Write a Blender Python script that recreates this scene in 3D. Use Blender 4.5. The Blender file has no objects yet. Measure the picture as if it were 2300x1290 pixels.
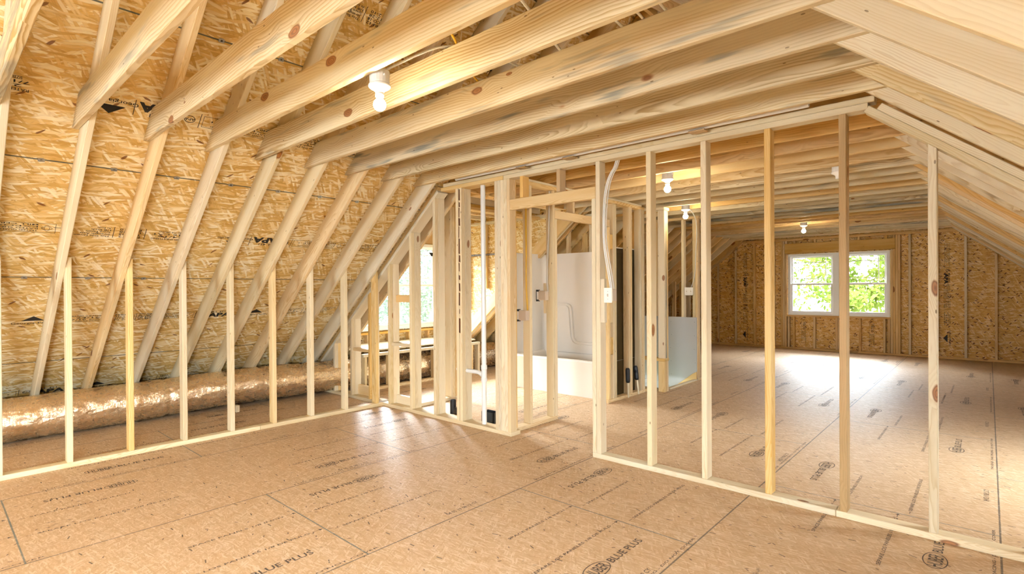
import bpy, bmesh, math, random
from mathutils import Vector, Matrix
random.seed(7)
SC = bpy.context.scene
COL = SC.collection
PI = math.pi

# ------------------------------------------------------------------ camera
YAW, PIT, ROL, CH = .7532, -.0044, -.0063, 1.3662
F = Vector((-math.sin(YAW)*math.cos(PIT), math.cos(YAW)*math.cos(PIT), math.sin(PIT)))
R = Vector((math.cos(YAW), math.sin(YAW), 0))
U = R.cross(F)
R2 = math.cos(ROL)*R + math.sin(ROL)*U
U2 = -math.sin(ROL)*R + math.cos(ROL)*U
cam_d = bpy.data.cameras.new('camera')
cam = bpy.data.objects.new('camera', cam_d)
COL.objects.link(cam)
cam_d.sensor_fit = 'HORIZONTAL'
cam_d.sensor_width = 36
cam_d.lens = 36*1196.79/2300
cam_d.shift_x = 51.9/2300
cam_d.shift_y = 9.03/2300
cam_d.clip_start = .05
cam_d.clip_end = 200
m = Matrix((R2, U2, -F)).transposed().to_4x4()
m.translation = Vector((0, 0, CH))
cam.matrix_world = m
SC.camera = cam

# ------------------------------------------------------------------ light and exposure
world = bpy.data.worlds.new('sky')
SC.world = world
world.use_nodes = True
wn = world.node_tree
wn.nodes.clear()
wo = wn.nodes.new('ShaderNodeOutputWorld')
wb = wn.nodes.new('ShaderNodeBackground')
wb.inputs['Color'].default_value = (.90, .95, 1.0, 1)
wb.inputs['Strength'].default_value = 8.0
wn.links.new(wb.outputs[0], wo.inputs[0])
SC.view_settings.view_transform = 'Standard'
SC.view_settings.look = 'None'
SC.view_settings.gamma = 1
SC.view_settings.use_curve_mapping = False
SC.view_settings.exposure = 0.68
SC.cycles.use_denoising = True
SC.cycles.use_adaptive_sampling = True
SC.cycles.adaptive_threshold = .09
SC.cycles.adaptive_min_samples = 12
SC.cycles.max_bounces = 5
SC.cycles.diffuse_bounces = 4
SC.cycles.glossy_bounces = 3
SC.cycles.transparent_max_bounces = 8
SC.cycles.caustics_reflective = False
SC.cycles.caustics_refractive = False
SC.cycles.sample_clamp_indirect = 6


def area(name, loc, target, sx, sy, power, color=(1, 1, 1), portal=False):
    d = bpy.data.lights.new(name, 'AREA')
    d.shape = 'RECTANGLE'
    d.size = sx
    d.size_y = sy
    d.energy = power
    d.color = color
    if portal:
        d.cycles.is_portal = True
    o = bpy.data.objects.new(name, d)
    COL.objects.link(o)
    o.location = loc
    o.rotation_euler = (Vector(target)-Vector(loc)).to_track_quat('-Z', 'Y').to_euler()
    return o


def sun(name, direction, strength, angle, color):
    d = bpy.data.lights.new(name, 'SUN')
    d.energy = strength
    d.angle = math.radians(angle)
    d.color = color
    o = bpy.data.objects.new(name, d)
    COL.objects.link(o)
    o.rotation_euler = Vector(direction).to_track_quat('-Z', 'Y').to_euler()
    return o


area('gable_window_daylight', (-2.32, 13.32, 1.41), (-2.32, 12, 1.41), 1.75, 1.3, 1, portal=True)
area('dormer_window_daylight', (-7.2, 5.25, 1.41), (-6, 5.25, 1.41), 1.75, 1.4, 1, portal=True)
# fill light added at an unseen, added window in the gable behind the camera
area('rear_fill_light', (-2.32, -4.32, 1.45), (-2.6, 3.0, 1.25), 1.75, 1.35, 330, (.76, .88, 1.0))
# fill lights added at two unseen roof windows put into the opposite slope
area('roof_fill_light', (1.62, -1.25, 1.62), (-3.6, 1.9, 1.0), 1.1, .8, 1150, (.79, .90, 1.0))
area('far_roof_fill_light', (1.62, 5.0, 1.62), (-2.5, 9.5, 1.0), 1.4, 1.0, 230, (.72, .86, 1.0))  # fill added to brighten the far room
# added light panels boosting the sky outside the dormer and the far gable
area('dormer_side_light_panel', (-15.5, 5.0, 6.2), (-7.0, 5.2, 1.6), 13, 5.0, 17000, (.84, .92, 1.0))
area('far_gable_light_panel', (-2.6, 18.6, 4.6), (-2.3, 13.1, 1.6), 9, 3.2, 4000, (.80, .90, 1.0))

# ------------------------------------------------------------------ dimensions
S, T, Y0 = .4064, .0381, .7658        # framing pitch, board thickness, first knee stud
SL = 10/12
CL, CLU = 5.872, 6.108                # sloping roof over the dormer side: underside and top of rafters (z = SL*x + c)
CR, CRU = 2.033, 2.269                # other slope (z = c - SL*x)
RX = (CRU-CLU)/(2*SL)
RZ = SL*RX+CLU
XK, YP, YG, YR = -5.192, 3.7037, 13.10, -4.20
HC = 2.438
D4, D6, D8 = .0889, .1397, .184


# ------------------------------------------------------------------ node helpers
class NT:
    def __init__(s, name):
        s.m = bpy.data.materials.new(name)
        s.m.use_nodes = True
        s.t = s.m.node_tree
        s.t.nodes.clear()
        s.out = s.t.nodes.new('ShaderNodeOutputMaterial')

    def n(s, typ, **kw):
        x = s.t.nodes.new(typ)
        for k, v in kw.items():
            setattr(x, k, v)
        return x

    def put(s, sock, v):
        if hasattr(v, 'is_linked') or isinstance(v, bpy.types.NodeSocket):
            s.t.links.new(v, sock)
        elif v is not None:
            sock.default_value = v

    def math(s, op, a, b=None, c=None, clamp=False):
        x = s.n('ShaderNodeMath', operation=op)
        x.use_clamp = clamp
        s.put(x.inputs[0], a)
        if b is not None:
            s.put(x.inputs[1], b)
        if c is not None:
            s.put(x.inputs[2], c)
        return x.outputs[0]

    def vmath(s, op, a, b=None):
        x = s.n('ShaderNodeVectorMath', operation=op)
        s.put(x.inputs[0], a)
        if b is not None:
            s.put(x.inputs[1], b)
        return x.outputs[0]

    def mix(s, f, a, b, blend='MIX'):
        x = s.n('ShaderNodeMix', data_type='RGBA', blend_type=blend)
        s.put(x.inputs[0], f)
        s.put(x.inputs[6], a)
        s.put(x.inputs[7], b)
        return x.outputs[2]

    def noise(s, vec, scale, detail=2, rough=.5, out='Fac'):
        x = s.n('ShaderNodeTexNoise')
        s.put(x.inputs['Vector'], vec)
        x.inputs['Scale'].default_value = scale
        x.inputs['Detail'].default_value = detail
        x.inputs['Roughness'].default_value = rough
        return x.outputs[out]

    def vor(s, vec, scale, dims='3D', feature='F1'):
        x = s.n('ShaderNodeTexVoronoi', voronoi_dimensions=dims, feature=feature)
        s.put(x.inputs['Vector'], vec)
        x.inputs['Scale'].default_value = scale
        return x

    def ramp(s, fac, stops, interp='LINEAR'):
        x = s.n('ShaderNodeValToRGB')
        x.color_ramp.interpolation = interp
        e = x.color_ramp.elements
        while len(e) < len(stops):
            e.new(.5)
        for i, (p, c) in enumerate(stops):
            e[i].position = p
            e[i].color = (c[0], c[1], c[2], 1) if hasattr(c, '__len__') else (c, c, c, 1)
        s.put(x.inputs[0], fac)
        return x.outputs[0]

    def sep(s, v):
        x = s.n('ShaderNodeSeparateXYZ')
        s.put(x.inputs[0], v)
        return x.outputs

    def comb(s, a, b, c=0.0):
        x = s.n('ShaderNodeCombineXYZ')
        s.put(x.inputs[0], a)
        s.put(x.inputs[1], b)
        s.put(x.inputs[2], c)
        return x.outputs[0]

    def step(s, v, lo, hi):
        x = s.n('ShaderNodeMapRange', interpolation_type='SMOOTHSTEP')
        s.put(x.inputs[0], v)
        x.inputs[1].default_value = lo
        x.inputs[2].default_value = hi
        x.inputs[3].default_value = 0
        x.inputs[4].default_value = 1
        return x.outputs[0]

    def bsdf(s, color, rough=.6, metal=0., bump=None, bstr=.2, bdist=.002, spec=.3):
        b = s.n('ShaderNodeBsdfPrincipled')
        s.put(b.inputs['Base Color'], color)
        s.put(b.inputs['Roughness'], rough)
        b.inputs['Metallic'].default_value = metal
        b.inputs['Specular IOR Level'].default_value = spec
        if bump is not None:
            q = s.n('ShaderNodeBump')
            q.inputs['Strength'].default_value = bstr
            q.inputs['Distance'].default_value = bdist
            s.put(q.inputs['Height'], bump)
            s.t.links.new(q.outputs[0], b.inputs['Normal'])
        s.t.links.new(b.outputs[0], s.out.inputs[0])
        return b


def hexc(h):
    r = [int(h[i:i+2], 16)/255 for i in (0, 2, 4)]
    return tuple(((c+.055)/1.055)**2.4 if c > .04045 else c/12.92 for c in r)


def c4(h):
    return (*hexc(h), 1)


def wood(name, light, dark, freq=95, knots=.72, grey=0.0, alt=None, var=.16, contrast=1.0):
    n = NT(name)
    co = n.n('ShaderNodeTexCoord').outputs['Object']
    rnd = n.n('ShaderNodeObjectInfo').outputs['Random']
    r1 = n.math('MULTIPLY', rnd, 61.7)
    r2 = n.math('MULTIPLY', rnd, 23.3)
    x, y, z = n.sep(co)
    xs = n.math('ADD', x, r1)
    w1, w2, w3 = n.sep(n.noise(n.comb(n.math('MULTIPLY', xs, .8), r2, 0.), 1, 1, out='Color'))
    sway = n.math('MULTIPLY', n.math('SUBTRACT', w1, .5), .17)
    sway2 = n.math('MULTIPLY', n.math('SUBTRACT', w2, .5), .17)
    f1 = n.math('SUBTRACT', n.math('FRACT', n.math('MULTIPLY', rnd, 7.13)), .5)
    f2 = n.math('SUBTRACT', n.math('FRACT', n.math('MULTIPLY', rnd, 13.7)), .5)
    yy = n.math('ADD', n.math('ADD', y, sway), n.math('MULTIPLY', f1, .13))
    zz = n.math('ADD', n.math('ADD', z, sway2), n.math('MULTIPLY', f2, .16))
    # knots
    kv = n.comb(n.math('MULTIPLY', xs, 3.6), n.math('ADD', n.math('MULTIPLY', y, 8), r2), n.math('MULTIPLY', z, 8))
    vo = n.vor(kv, 1)
    on = n.math('GREATER_THAN', n.sep(vo.outputs['Color'])[0], knots)
    kw = n.math('MULTIPLY', n.math('SUBTRACT', n.noise(n.vmath('MULTIPLY', kv, (2.6, 2.6, 2.6)), 1, 1, .6), .5), .16)
    dist = n.math('ADD', vo.outputs['Distance'], kw)
    size = n.math('ADD', .08, n.math('MULTIPLY', n.sep(vo.outputs['Color'])[1], .15))
    kd = n.math('DIVIDE', dist, size)
    kn = n.math('MULTIPLY', on, n.math('SUBTRACT', 1., n.step(kd, .75, 1.05)))
    push = n.math('MULTIPLY', on, n.math('MULTIPLY', n.math('SUBTRACT', 1., n.step(dist, .05, .60)), .030))
    wob = n.math('MULTIPLY', n.noise(n.comb(n.math('MULTIPLY', xs, 5), n.math('MULTIPLY', y, 22), n.math('MULTIPLY', z, 22)), 1, 2), .018)
    rr = n.math('SQRT', n.math('ADD', n.math('MULTIPLY', yy, yy), n.math('MULTIPLY', zz, zz)))
    rr = n.math('ADD', n.math('ADD', rr, wob), push)
    fr = n.math('FRACT', n.math('MULTIPLY', rr, freq))
    ring = n.ramp(fr, [(0, 0), (.35, .12), (.72, .75), (.86, 1), (.97, .1), (1, 0)])
    fib = n.noise(n.comb(n.math('MULTIPLY', xs, 5), n.math('MULTIPLY', y, 260), n.math('MULTIPLY', z, 260)), 1, 1)
    broad = n.noise(n.comb(n.math('MULTIPLY', xs, 1.1), n.math('MULTIPLY', y, 9), n.math('ADD', n.math('MULTIPLY', z, 9), r2)), 1, 2)
    modu = broad
    fac = n.math('MULTIPLY', n.math('MULTIPLY', ring, n.math('ADD', .1, n.math('MULTIPLY', n.step(modu, .3, .7), 1.1))), n.math('MULTIPLY', n.math('ADD', .45, fib), contrast))
    col = n.mix(fac, (*light, 1), (*dark, 1))
    tint = alt if alt else (light[0]*.86, light[1]*.72, light[2]*.52)
    col = n.mix(n.math('MULTIPLY', n.step(n.math('ADD', broad, n.math('MULTIPLY', f1, .3)), .45, .75), .55), col, (*tint, 1), 'MULTIPLY' if False else 'MIX')
    if grey > 0:
        g = n.noise(n.comb(n.math('MULTIPLY', xs, 1.7), n.math('MULTIPLY', y, 14), n.math('MULTIPLY', z, 14)), 1, 2, .65)
        g = n.math('MULTIPLY', n.step(n.math('ADD', g, n.math('MULTIPLY', f2, .25)), .56, .72), grey)
        g = n.math('MULTIPLY', g, n.math('ADD', .5, fib))
        col = n.mix(g, col, c4('7d8079'))
    # nail dimples and pitch flecks
    fv = n.vor(n.comb(n.math('MULTIPLY', xs, 9), n.math('MULTIPLY', y, 24), n.math('MULTIPLY', z, 24)), 1)
    fo = n.math('MULTIPLY', n.math('GREATER_THAN', n.sep(fv.outputs['Color'])[2], .955), n.math('LESS_THAN', fv.outputs['Distance'], .10))
    col = n.mix(n.math('MULTIPLY', fo, .7), col, c4('5d4327'))
    kc = n.ramp(n.math('FRACT', n.math('MULTIPLY', kd, 2.6)), [(0, hexc('7a4723')), (.5, hexc('a5662f')), (1, hexc('6b3a1c'))])
    col = n.mix(n.math('MULTIPLY', kn, .88), col, kc)
    val = n.math('ADD', 1-var*.5, n.math('MULTIPLY', n.math('FRACT', n.math('MULTIPLY', rnd, 31.1)), var))
    hs = n.n('ShaderNodeHueSaturation')
    n.put(hs.inputs['Value'], val)
    n.put(hs.inputs['Saturation'], n.math('ADD', .9, n.math('MULTIPLY', n.math('FRACT', n.math('MULTIPLY', rnd, 5.7)), .22)))
    n.put(hs.inputs['Color'], col)
    n.bsdf(hs.outputs[0], .62, spec=.25)
    return n.m


def osb(name, cols, L=.13, W=.022, dark=.05, fine=1.0, extra=None, contrast=1.0, rough=.55):
    """oriented strand board: five layers of long flakes in local XY"""
    n = NT(name)
    co = n.n('ShaderNodeTexCoord').outputs['Object']
    warp = n.noise(co, 5*fine, 1, .5, 'Color')
    wv = n.vmath('SCALE', n.vmath('SUBTRACT', warp, (.5, .5, .5)))
    wv.node.inputs['Scale'].default_value = .05/fine
    base = n.vmath('ADD', co, wv)
    n1 = n.noise(n.vmath('MULTIPLY', co, (1, 1.7, 1)), 2.2, 2)
    col = n.ramp(n1, [(.3, cols[1]), (.7, cols[2])])
    hgt = n1
    rnd = random.Random(hash(len(name)) % 97)
    for i, ang in enumerate((5, -16, 24, -34, 12, 58, -6)):
        a = math.radians(ang)
        mp = n.n('ShaderNodeMapping')
        mp.inputs['Rotation'].default_value = (0, 0, a)
        mp.inputs['Location'].default_value = (i*3.17, i*1.31, 0)
        n.put(mp.inputs['Vector'], base)
        sc = (.8+.5*rnd.random())
        v = n.vmath('MULTIPLY', mp.outputs[0], (1/(L*sc), 1/(W*sc*1.2), 1.))
        vo = n.vor(v, 1, '2D')
        r, g, b = n.sep(vo.outputs['Color'])
        here = n.math('GREATER_THAN', b, .50)
        edge = n.math('SUBTRACT', 1., n.step(vo.outputs['Distance'], .45, .60))
        here = n.math('MULTIPLY', here, edge)
        cc = n.ramp(r, [(.12, cols[0]), (.32, cols[1]), (.52, cols[2]), (.7, cols[3]), (.85, cols[4])])
        grain = n.noise(n.vmath('MULTIPLY', v, (1.2, 9, 1)), 1, 0)
        cc = n.mix(n.math('MULTIPLY', n.step(grain, .45, .7), .38*contrast), cc, n.mix(.55, cc, (*cols[5], 1)))
        ring = n.math('MULTIPLY', n.math('MULTIPLY', n.step(vo.outputs['Distance'], .36, .47), here), .38*contrast)
        cc = n.mix(ring, cc, (*cols[5], 1))
        col = n.mix(n.math('MULTIPLY', here, .85), col, cc)
        hgt = n.math('ADD', hgt, n.math('MULTIPLY', here, g))
    if dark > 0:
        for i, ang in enumerate((30, -48)):
            mp = n.n('ShaderNodeMapping')
            mp.inputs['Rotation'].default_value = (0, 0, math.radians(ang))
            mp.inputs['Location'].default_value = (i*5.3+2, i*2.7, 0)
            n.put(mp.inputs['Vector'], base)
            v = n.vmath('MULTIPLY', mp.outputs[0], (1/(L*.8), 1/(W*2.2), 1.))
            vo = n.vor(v, 1, '2D')
            r, g, b = n.sep(vo.outputs['Color'])
            ragged = n.noise(n.vmath('MULTIPLY', v, (.9, 5, 1)), 1.6, 1)
            dd = n.math('SUBTRACT', vo.outputs['Distance'], n.math('MULTIPLY', ragged, .25))
            k = n.math('MULTIPLY', n.math('GREATER_THAN', r, 1-dark), n.math('SUBTRACT', 1., n.step(dd, .07, .16)))
            col = n.mix(n.math('MULTIPLY', k, .9), col, (*cols[6], 1))
    if extra:
        col = extra(n, co, col)
    n.bsdf(col, rough, spec=.3)
    return n.m


def floor_extra(n, co, col):
    x, y, z = n.sep(co)
    # long seams every 1.19 m, staggered panel ends every 2.438 m
    u = n.math('DIVIDE', n.math('SUBTRACT', x, .045), 1.19)
    uf = n.math('FRACT', u)
    ud = n.math('MULTIPLY', n.math('MINIMUM', uf, n.math('SUBTRACT', 1., uf)), 1.19)
    ci = n.math('FLOOR', u)
    odd = n.math('MODULO', n.math('ABSOLUTE', ci), 2.)
    off = n.math('ADD', .35, n.math('MULTIPLY', odd, 1.22))
    v = n.math('DIVIDE', n.math('SUBTRACT', y, off), 2.4384)
    vf = n.math('FRACT', v)
    vd = n.math('MULTIPLY', n.math('MINIMUM', vf, n.math('SUBTRACT', 1., vf)), 2.4384)
    wn_ = n.math('MULTIPLY', n.noise(co, 9, 3), .004)
    s1 = n.math('SUBTRACT', 1., n.step(n.math('ADD', ud, n.math('SUBTRACT', wn_, .002)), .0024, .0058))
    s2 = n.math('SUBTRACT', 1., n.step(n.math('ADD', vd, n.math('SUBTRACT', wn_, .002)), .0024, .0058))
    col = n.mix(n.math('MULTIPLY', n.noise(co, 1.7, 3), .35), col, n.mix(.6, col, c4('b08a6c')))
    col = n.mix(n.math('MULTIPLY', s1, .8), col, c4('4f4a45'))
    col = n.mix(n.math('MULTIPLY', s2, .8), col, c4('55686a'))
    # nail rows over the joists below: short dark dashes
    gy = n.math('DIVIDE', n.math('SUBTRACT', y, .36), .4064)
    gx = n.math('DIVIDE', x, .21)
    wnz = n.n('ShaderNodeTexWhiteNoise', noise_dimensions='2D')
    n.put(wnz.inputs[0], n.comb(n.math('FLOOR', gx), n.math('FLOOR', gy)))
    jx, jy, jz = n.sep(wnz.outputs['Color'])
    fx = n.math('MULTIPLY', n.math('SUBTRACT', n.math('FRACT', gx), n.math('ADD', .25, n.math('MULTIPLY', jx, .5))), .21)
    fy = n.math('MULTIPLY', n.math('SUBTRACT', n.math('FRACT', gy), n.math('ADD', .46, n.math('MULTIPLY', jy, .09))), .4064)
    tilt = n.math('ADD', fy, n.math('MULTIPLY', fx, n.math('MULTIPLY', n.math('SUBTRACT', jz, .5), .9)))
    k = n.math('MULTIPLY', n.math('LESS_THAN', n.math('ABSOLUTE', fx), .017), n.math('LESS_THAN', n.math('ABSOLUTE', tilt), .0032))
    k = n.math('MULTIPLY', k, n.math('GREATER_THAN', jz, .12))
    col = n.mix(n.math('MULTIPLY', k, .85), col, c4('3c3027'))
    # scuffs and dark smears
    sm = n.noise(n.vmath('MULTIPLY', co, (2.2, 1.3, 1)), 2.4, 3, .62)
    sm2 = n.noise(n.vmath('MULTIPLY', co, (9, 4, 1)), 2.5, 4, .7)
    sc = n.math('MULTIPLY', n.step(sm, .62, .74), n.step(sm2, .50, .66))
    col = n.mix(n.math('MULTIPLY', sc, .75), col, c4('463a33'))
    lt = n.math('MULTIPLY', n.step(n.noise(n.vmath('MULTIPLY', co, (30, 90, 1)), 1, 3), .60, .70), .35)
    return n.mix(lt, col, c4('ecd2b4'))


def plain(name, col, rough=.5, metal=0., noise=0., nscale=20, bump=0., spec=.4):
    n = NT(name)
    c = (*hexc(col), 1)
    co = n.n('ShaderNodeTexCoord').outputs['Object']
    nz = n.noise(co, nscale, 3)
    cc = n.mix(n.math('MULTIPLY', nz, noise), c, (c[0]*.5, c[1]*.5, c[2]*.5, 1))
    n.bsdf(cc, rough, metal, bump=nz if bump else None, bstr=bump, bdist=.003, spec=spec)
    return n.m


PALE = (hexc('e6cda6'), hexc('c9a574'))
M = dict(
    spf=wood('spruce_stud_wood', hexc('decdaa'), hexc('c6ab80'), 120, .86, alt=hexc('d0b88c'), contrast=.75),
    warm=wood('warm_pine_wood', hexc('e0c594'), hexc('c8a064'), 110, .86, alt=hexc('d2aa6c')),
    joist=wood('southern_pine_joist_wood', hexc('dccca6'), hexc('b39462'), 62, .70, grey=.55, alt=hexc('cdb385'), contrast=1.35),
    grey=wood('weathered_pine_wood', hexc('d4c4a2'), hexc('a48c64'), 68, .70, grey=.85, alt=hexc('b4a07c'), contrast=1.1),
    pale=wood('pale_rafter_wood', hexc('dccfb0'), hexc('c4ac84'), 120, .88, alt=hexc('cdb890'), contrast=.8),
    brown=wood('aged_brown_wood', hexc('b89a6e'), hexc('9c7e54'), 110, .7, grey=.4, alt=hexc('a08256'), contrast=.7),
    gold=wood('golden_pine_wood', hexc('deb87a'), hexc('bb904e'), 95, .84, alt=hexc('d0a45c')),
)
gold = [hexc(h) for h in ('c89e52', 'd9b268', 'e6c684', 'f2deac', 'fbf0d0', 'a27838', '74441f')]
M['osb'] = osb('strand_board', gold, .15, .016, .02, contrast=.75)
gold2 = [hexc(h) for h in ('d09c4a', 'dcaa56', 'e6b864', 'eeca82', 'f6dca4', 'a47234', '643619')]
M['osb_far'] = osb('gable_strand_board', gold2, .11, .014, .12, contrast=.9)
flo = [hexc(h) for h in ('be9c73', 'c5a57d', 'cbab84', 'd1b38e', 'dcc3a2', 'a88763', '604a3c')]
M['floor'] = osb('subfloor_strand_board', flo, .055, .007, .010, fine=2.2, extra=floor_extra, contrast=.6, rough=.5)
M['white'] = plain('white_vinyl', 'f2f2ee', .35)
M['pvc'] = plain('white_pipe_plastic', 'dedcd6', .3)
M['porcelain'] = plain('white_porcelain', 'f3f0ea', .25)
M['fiberglass'] = plain('white_fiberglass', 'f2ece2', .3)
M['fibre_back'] = plain('brown_resin_fiberglass', '4a3a1c', .45, noise=.8, nscale=14, bump=.3)
M['gypsum'] = plain('grey_gypsum_board', 'bab9b9', .8, noise=.08, nscale=3)
M['black'] = plain('black_plastic', '1c1c1e', .4)
M['steel'] = plain('galvanised_steel', 'a9abad', .35, .9, noise=.3)
M['darksteel'] = plain('dark_steel', '4b4f52', .4, .7, noise=.4)
M['ink'] = plain('black_print_ink', '2c2824', .7)
M['inkf'] = plain('floor_print_ink', '574a3f', .7)
M['box'] = plain('grey_box_plastic', 'c9b8a4', .5)
M['plate'] = plain('white_cover_plate', 'f4efe4', .35)
M['romex_w'] = plain('white_cable_jacket', 'e2e0da', .4)
M['romex_y'] = plain('yellow_cable_jacket', 'dcae2c', .4)
M['romex_g'] = plain('grey_cable_jacket', 'c8c0b2', .4)
M['leafc'] = plain('clip_steel', 'b8bab8', .3, .8)
M['ground'] = plain('outdoor_ground', '3c4628', .9, noise=.5)
M['bark'] = plain('pale_tree_bark', 'd2cdc2', .9, noise=.3)


def foil():
    n = NT('crinkled_foil')
    co = n.n('ShaderNodeTexCoord').outputs['Object']
    a = n.noise(n.vmath('MULTIPLY', co, (14, 7, 14)), 1.3, 5, .65)
    v = n.vor(n.vmath('MULTIPLY', co, (22, 10, 22)), 1, '3D')
    b = n.noise(n.vmath('MULTIPLY', co, (50, 30, 50)), 1, 3, .6)
    h = n.math('ADD', n.math('ADD', a, n.math('MULTIPLY', v.outputs['Distance'], .5)), n.math('MULTIPLY', b, .3))
    c = n.mix(a, c4('f8e4c6'), c4('e8c898'))
    wr = n.noise(n.vmath('MULTIPLY', co, (9, 30, 9)), 1, 4, .7)
    h = n.math('ADD', h, n.math('MULTIPLY', wr, 1.1))
    n.bsdf(c, n.math('ADD', .16, n.math('MULTIPLY', b, .2)), .9, bump=h, bstr=.42, bdist=.02, spec=.6)
    return n.m


def glass():
    n = NT('window_glass')
    t = n.n('ShaderNodeBsdfTransparent')
    g = n.n('ShaderNodeBsdfGlossy')
    g.inputs['Roughness'].default_value = .02
    mx = n.n('ShaderNodeMixShader')
    mx.inputs[0].default_value = .05
    n.t.links.new(t.outputs[0], mx.inputs[1])
    n.t.links.new(g.outputs[0], mx.inputs[2])
    n.t.links.new(mx.outputs[0], n.out.inputs[0])
    return n.m


def emit(name, col, st):
    n = NT(name)
    e = n.n('ShaderNodeEmission')
    e.inputs[0].default_value = (*col, 1)
    e.inputs[1].default_value = st
    n.t.links.new(e.outputs[0], n.out.inputs[0])
    return n.m


def leaf(name, a, b):
    n = NT(name)
    co = n.n('ShaderNodeTexCoord').outputs['Object']
    f = n.noise(co, 2.5, 3)
    c = n.ramp(f, [(.3, hexc(a)), (.7, hexc(b))])
    d = n.n('ShaderNodeBsdfDiffuse')
    n.put(d.inputs[0], c)
    tr = n.n('ShaderNodeBsdfTranslucent')
    n.put(tr.inputs[0], c)
    mx = n.n('ShaderNodeMixShader')
    mx.inputs[0].default_value = .45
    n.t.links.new(d.outputs[0], mx.inputs[1])
    n.t.links.new(tr.outputs[0], mx.inputs[2])
    n.t.links.new(mx.outputs[0], n.out.inputs[0])
    return n.m


M['foil'] = foil()
M['glass'] = glass()
M['bulb'] = emit('lit_bulb', (1, .86, .62), 250)
M['leaf1'] = leaf('spring_leaves', '55702c', '8a9a48')
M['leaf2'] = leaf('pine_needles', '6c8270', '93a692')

# ------------------------------------------------------------------ object helpers
LABELS = {}


def tag(o, label=None, cat=None, group=None, kind=None):
    if kind:
        o['kind'] = kind
    if label:
        w = label.split()
        assert 4 <= len(w) <= 16, label
        assert label not in LABELS, label
        LABELS[label] = 1
        o['label'] = label
        o['category'] = cat
    if group:
        o['group'] = group
    return o


def link(name, me, mat, parent=None, mw=None):
    o = bpy.data.objects.new(name, me)
    COL.objects.link(o)
    if mat is not None:
        me.materials.append(mat)
    if parent is not None:
        o.parent = parent
    if mw is not None:
        o.matrix_local = mw
    return o


def bm_to(name, bm, mat, parent=None, mw=None, smooth=False):
    bmesh.ops.recalc_face_normals(bm, faces=bm.faces)
    me = bpy.data.meshes.new(name)
    bm.to_mesh(me)
    bm.free()
    if smooth:
        for p in me.polygons:
            p.use_smooth = True
    return link(name, me, mat, parent, mw)


def empty(name, loc=(0, 0, 0), mw=None):
    o = bpy.data.objects.new(name, None)
    COL.objects.link(o)
    o.empty_display_size = .1
    if mw is not None:
        o.matrix_world = mw
    else:
        o.location = loc
    return o


def add_box(bm, a, b):
    vs = [bm.verts.new((x, y, z)) for x in (a[0], b[0]) for y in (a[1], b[1]) for z in (a[2], b[2])]
    for f in ((0, 1, 3, 2), (4, 6, 7, 5), (0, 4, 5, 1), (2, 3, 7, 6), (0, 2, 6, 4), (1, 5, 7, 3)):
        bm.faces.new([vs[i] for i in f])
    return vs


def add_prism(bm, poly, z0, z1):
    lo = [bm.verts.new((p[0], p[1], z0)) for p in poly]
    hi = [bm.verts.new((p[0], p[1], z1)) for p in poly]
    n = len(poly)
    bm.faces.new(lo[::-1])
    bm.faces.new(hi)
    for i in range(n):
        bm.faces.new((lo[i], lo[(i+1) % n], hi[(i+1) % n], hi[i]))


def add_lathe(bm, prof, seg=20, axis=None, c=(0, 0, 0)):
    rings = []
    for r, z in prof:
        rings.append([bm.verts.new((c[0]+r*math.cos(2*PI*i/seg), c[1]+r*math.sin(2*PI*i/seg), c[2]+z)) for i in range(seg)])
    for a, b in zip(rings, rings[1:]):
        for i in range(seg):
            bm.faces.new((a[i], a[(i+1) % seg], b[(i+1) % seg], b[i]))
    bm.faces.new(rings[0][::-1])
    bm.faces.new(rings[-1])


def bev(bm, w=.002, seg=1):
    bmesh.ops.recalc_face_normals(bm, faces=bm.faces)
    bmesh.ops.bevel(bm, geom=list(bm.edges), offset=w, segments=seg, affect='EDGES', clamp_overlap=True)


def lumber(name, mat, origin, ex, ey, poly, thick, label=None, cat='stud', group=None, parent=None, bevel=.0034, kind=None):
    """A board: polygon (along, across) in the plane ex, ey through origin, of thickness thick along ex x ey. Local X is the grain."""
    ex = Vector(ex).normalized()
    ey = Vector(ey).normalized()
    ez = ex.cross(ey)
    mw = Matrix((ex, ey, ez)).transposed().to_4x4()
    mw.translation = Vector(origin)
    bm = bmesh.new()
    add_prism(bm, poly, 0, thick)
    if bevel:
        bev(bm, bevel)
    o = bm_to(name, bm, mat, parent, mw)
    if label:
        tag(o, label, cat, group, kind)
    return o


def stud(name, mat, x0, x1, y0, y1, z0, z1, label=None, group=None, cut=None, cat='stud', parent=None):
    """upright board; cut=(slope, c): its top follows z = slope*x + c"""
    # local: X up, Y world x, Z world (up x x) = y
    if cut:
        za = min(z1, cut[0]*x0+cut[1])
        zb = min(z1, cut[0]*x1+cut[1])
    else:
        za = zb = z1
    w = x1-x0
    poly = [(0, 0), (za-z0, 0), (zb-z0, w), (0, w)]
    return lumber(name, mat, (x0, y0, z0), (0, 0, 1), (1, 0, 0), poly, y1-y0, label, cat, group, parent)


def bar(name, mat, a, b, label=None, cat='board', group=None, parent=None):
    """axis-aligned board between corners a and b, grain along its longest side"""
    d = [b[i]-a[i] for i in range(3)]
    i = max(range(3), key=lambda k: abs(d[k]))
    j, k = (i+1) % 3, (i+2) % 3
    ex, ey = [0, 0, 0], [0, 0, 0]
    ex[i] = 1
    ey[j] = 1
    return lumber(name, mat, a, ex, ey, [(0, 0), (d[i], 0), (d[i], d[j]), (0, d[j])], d[k], label, cat, group, parent)


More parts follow.
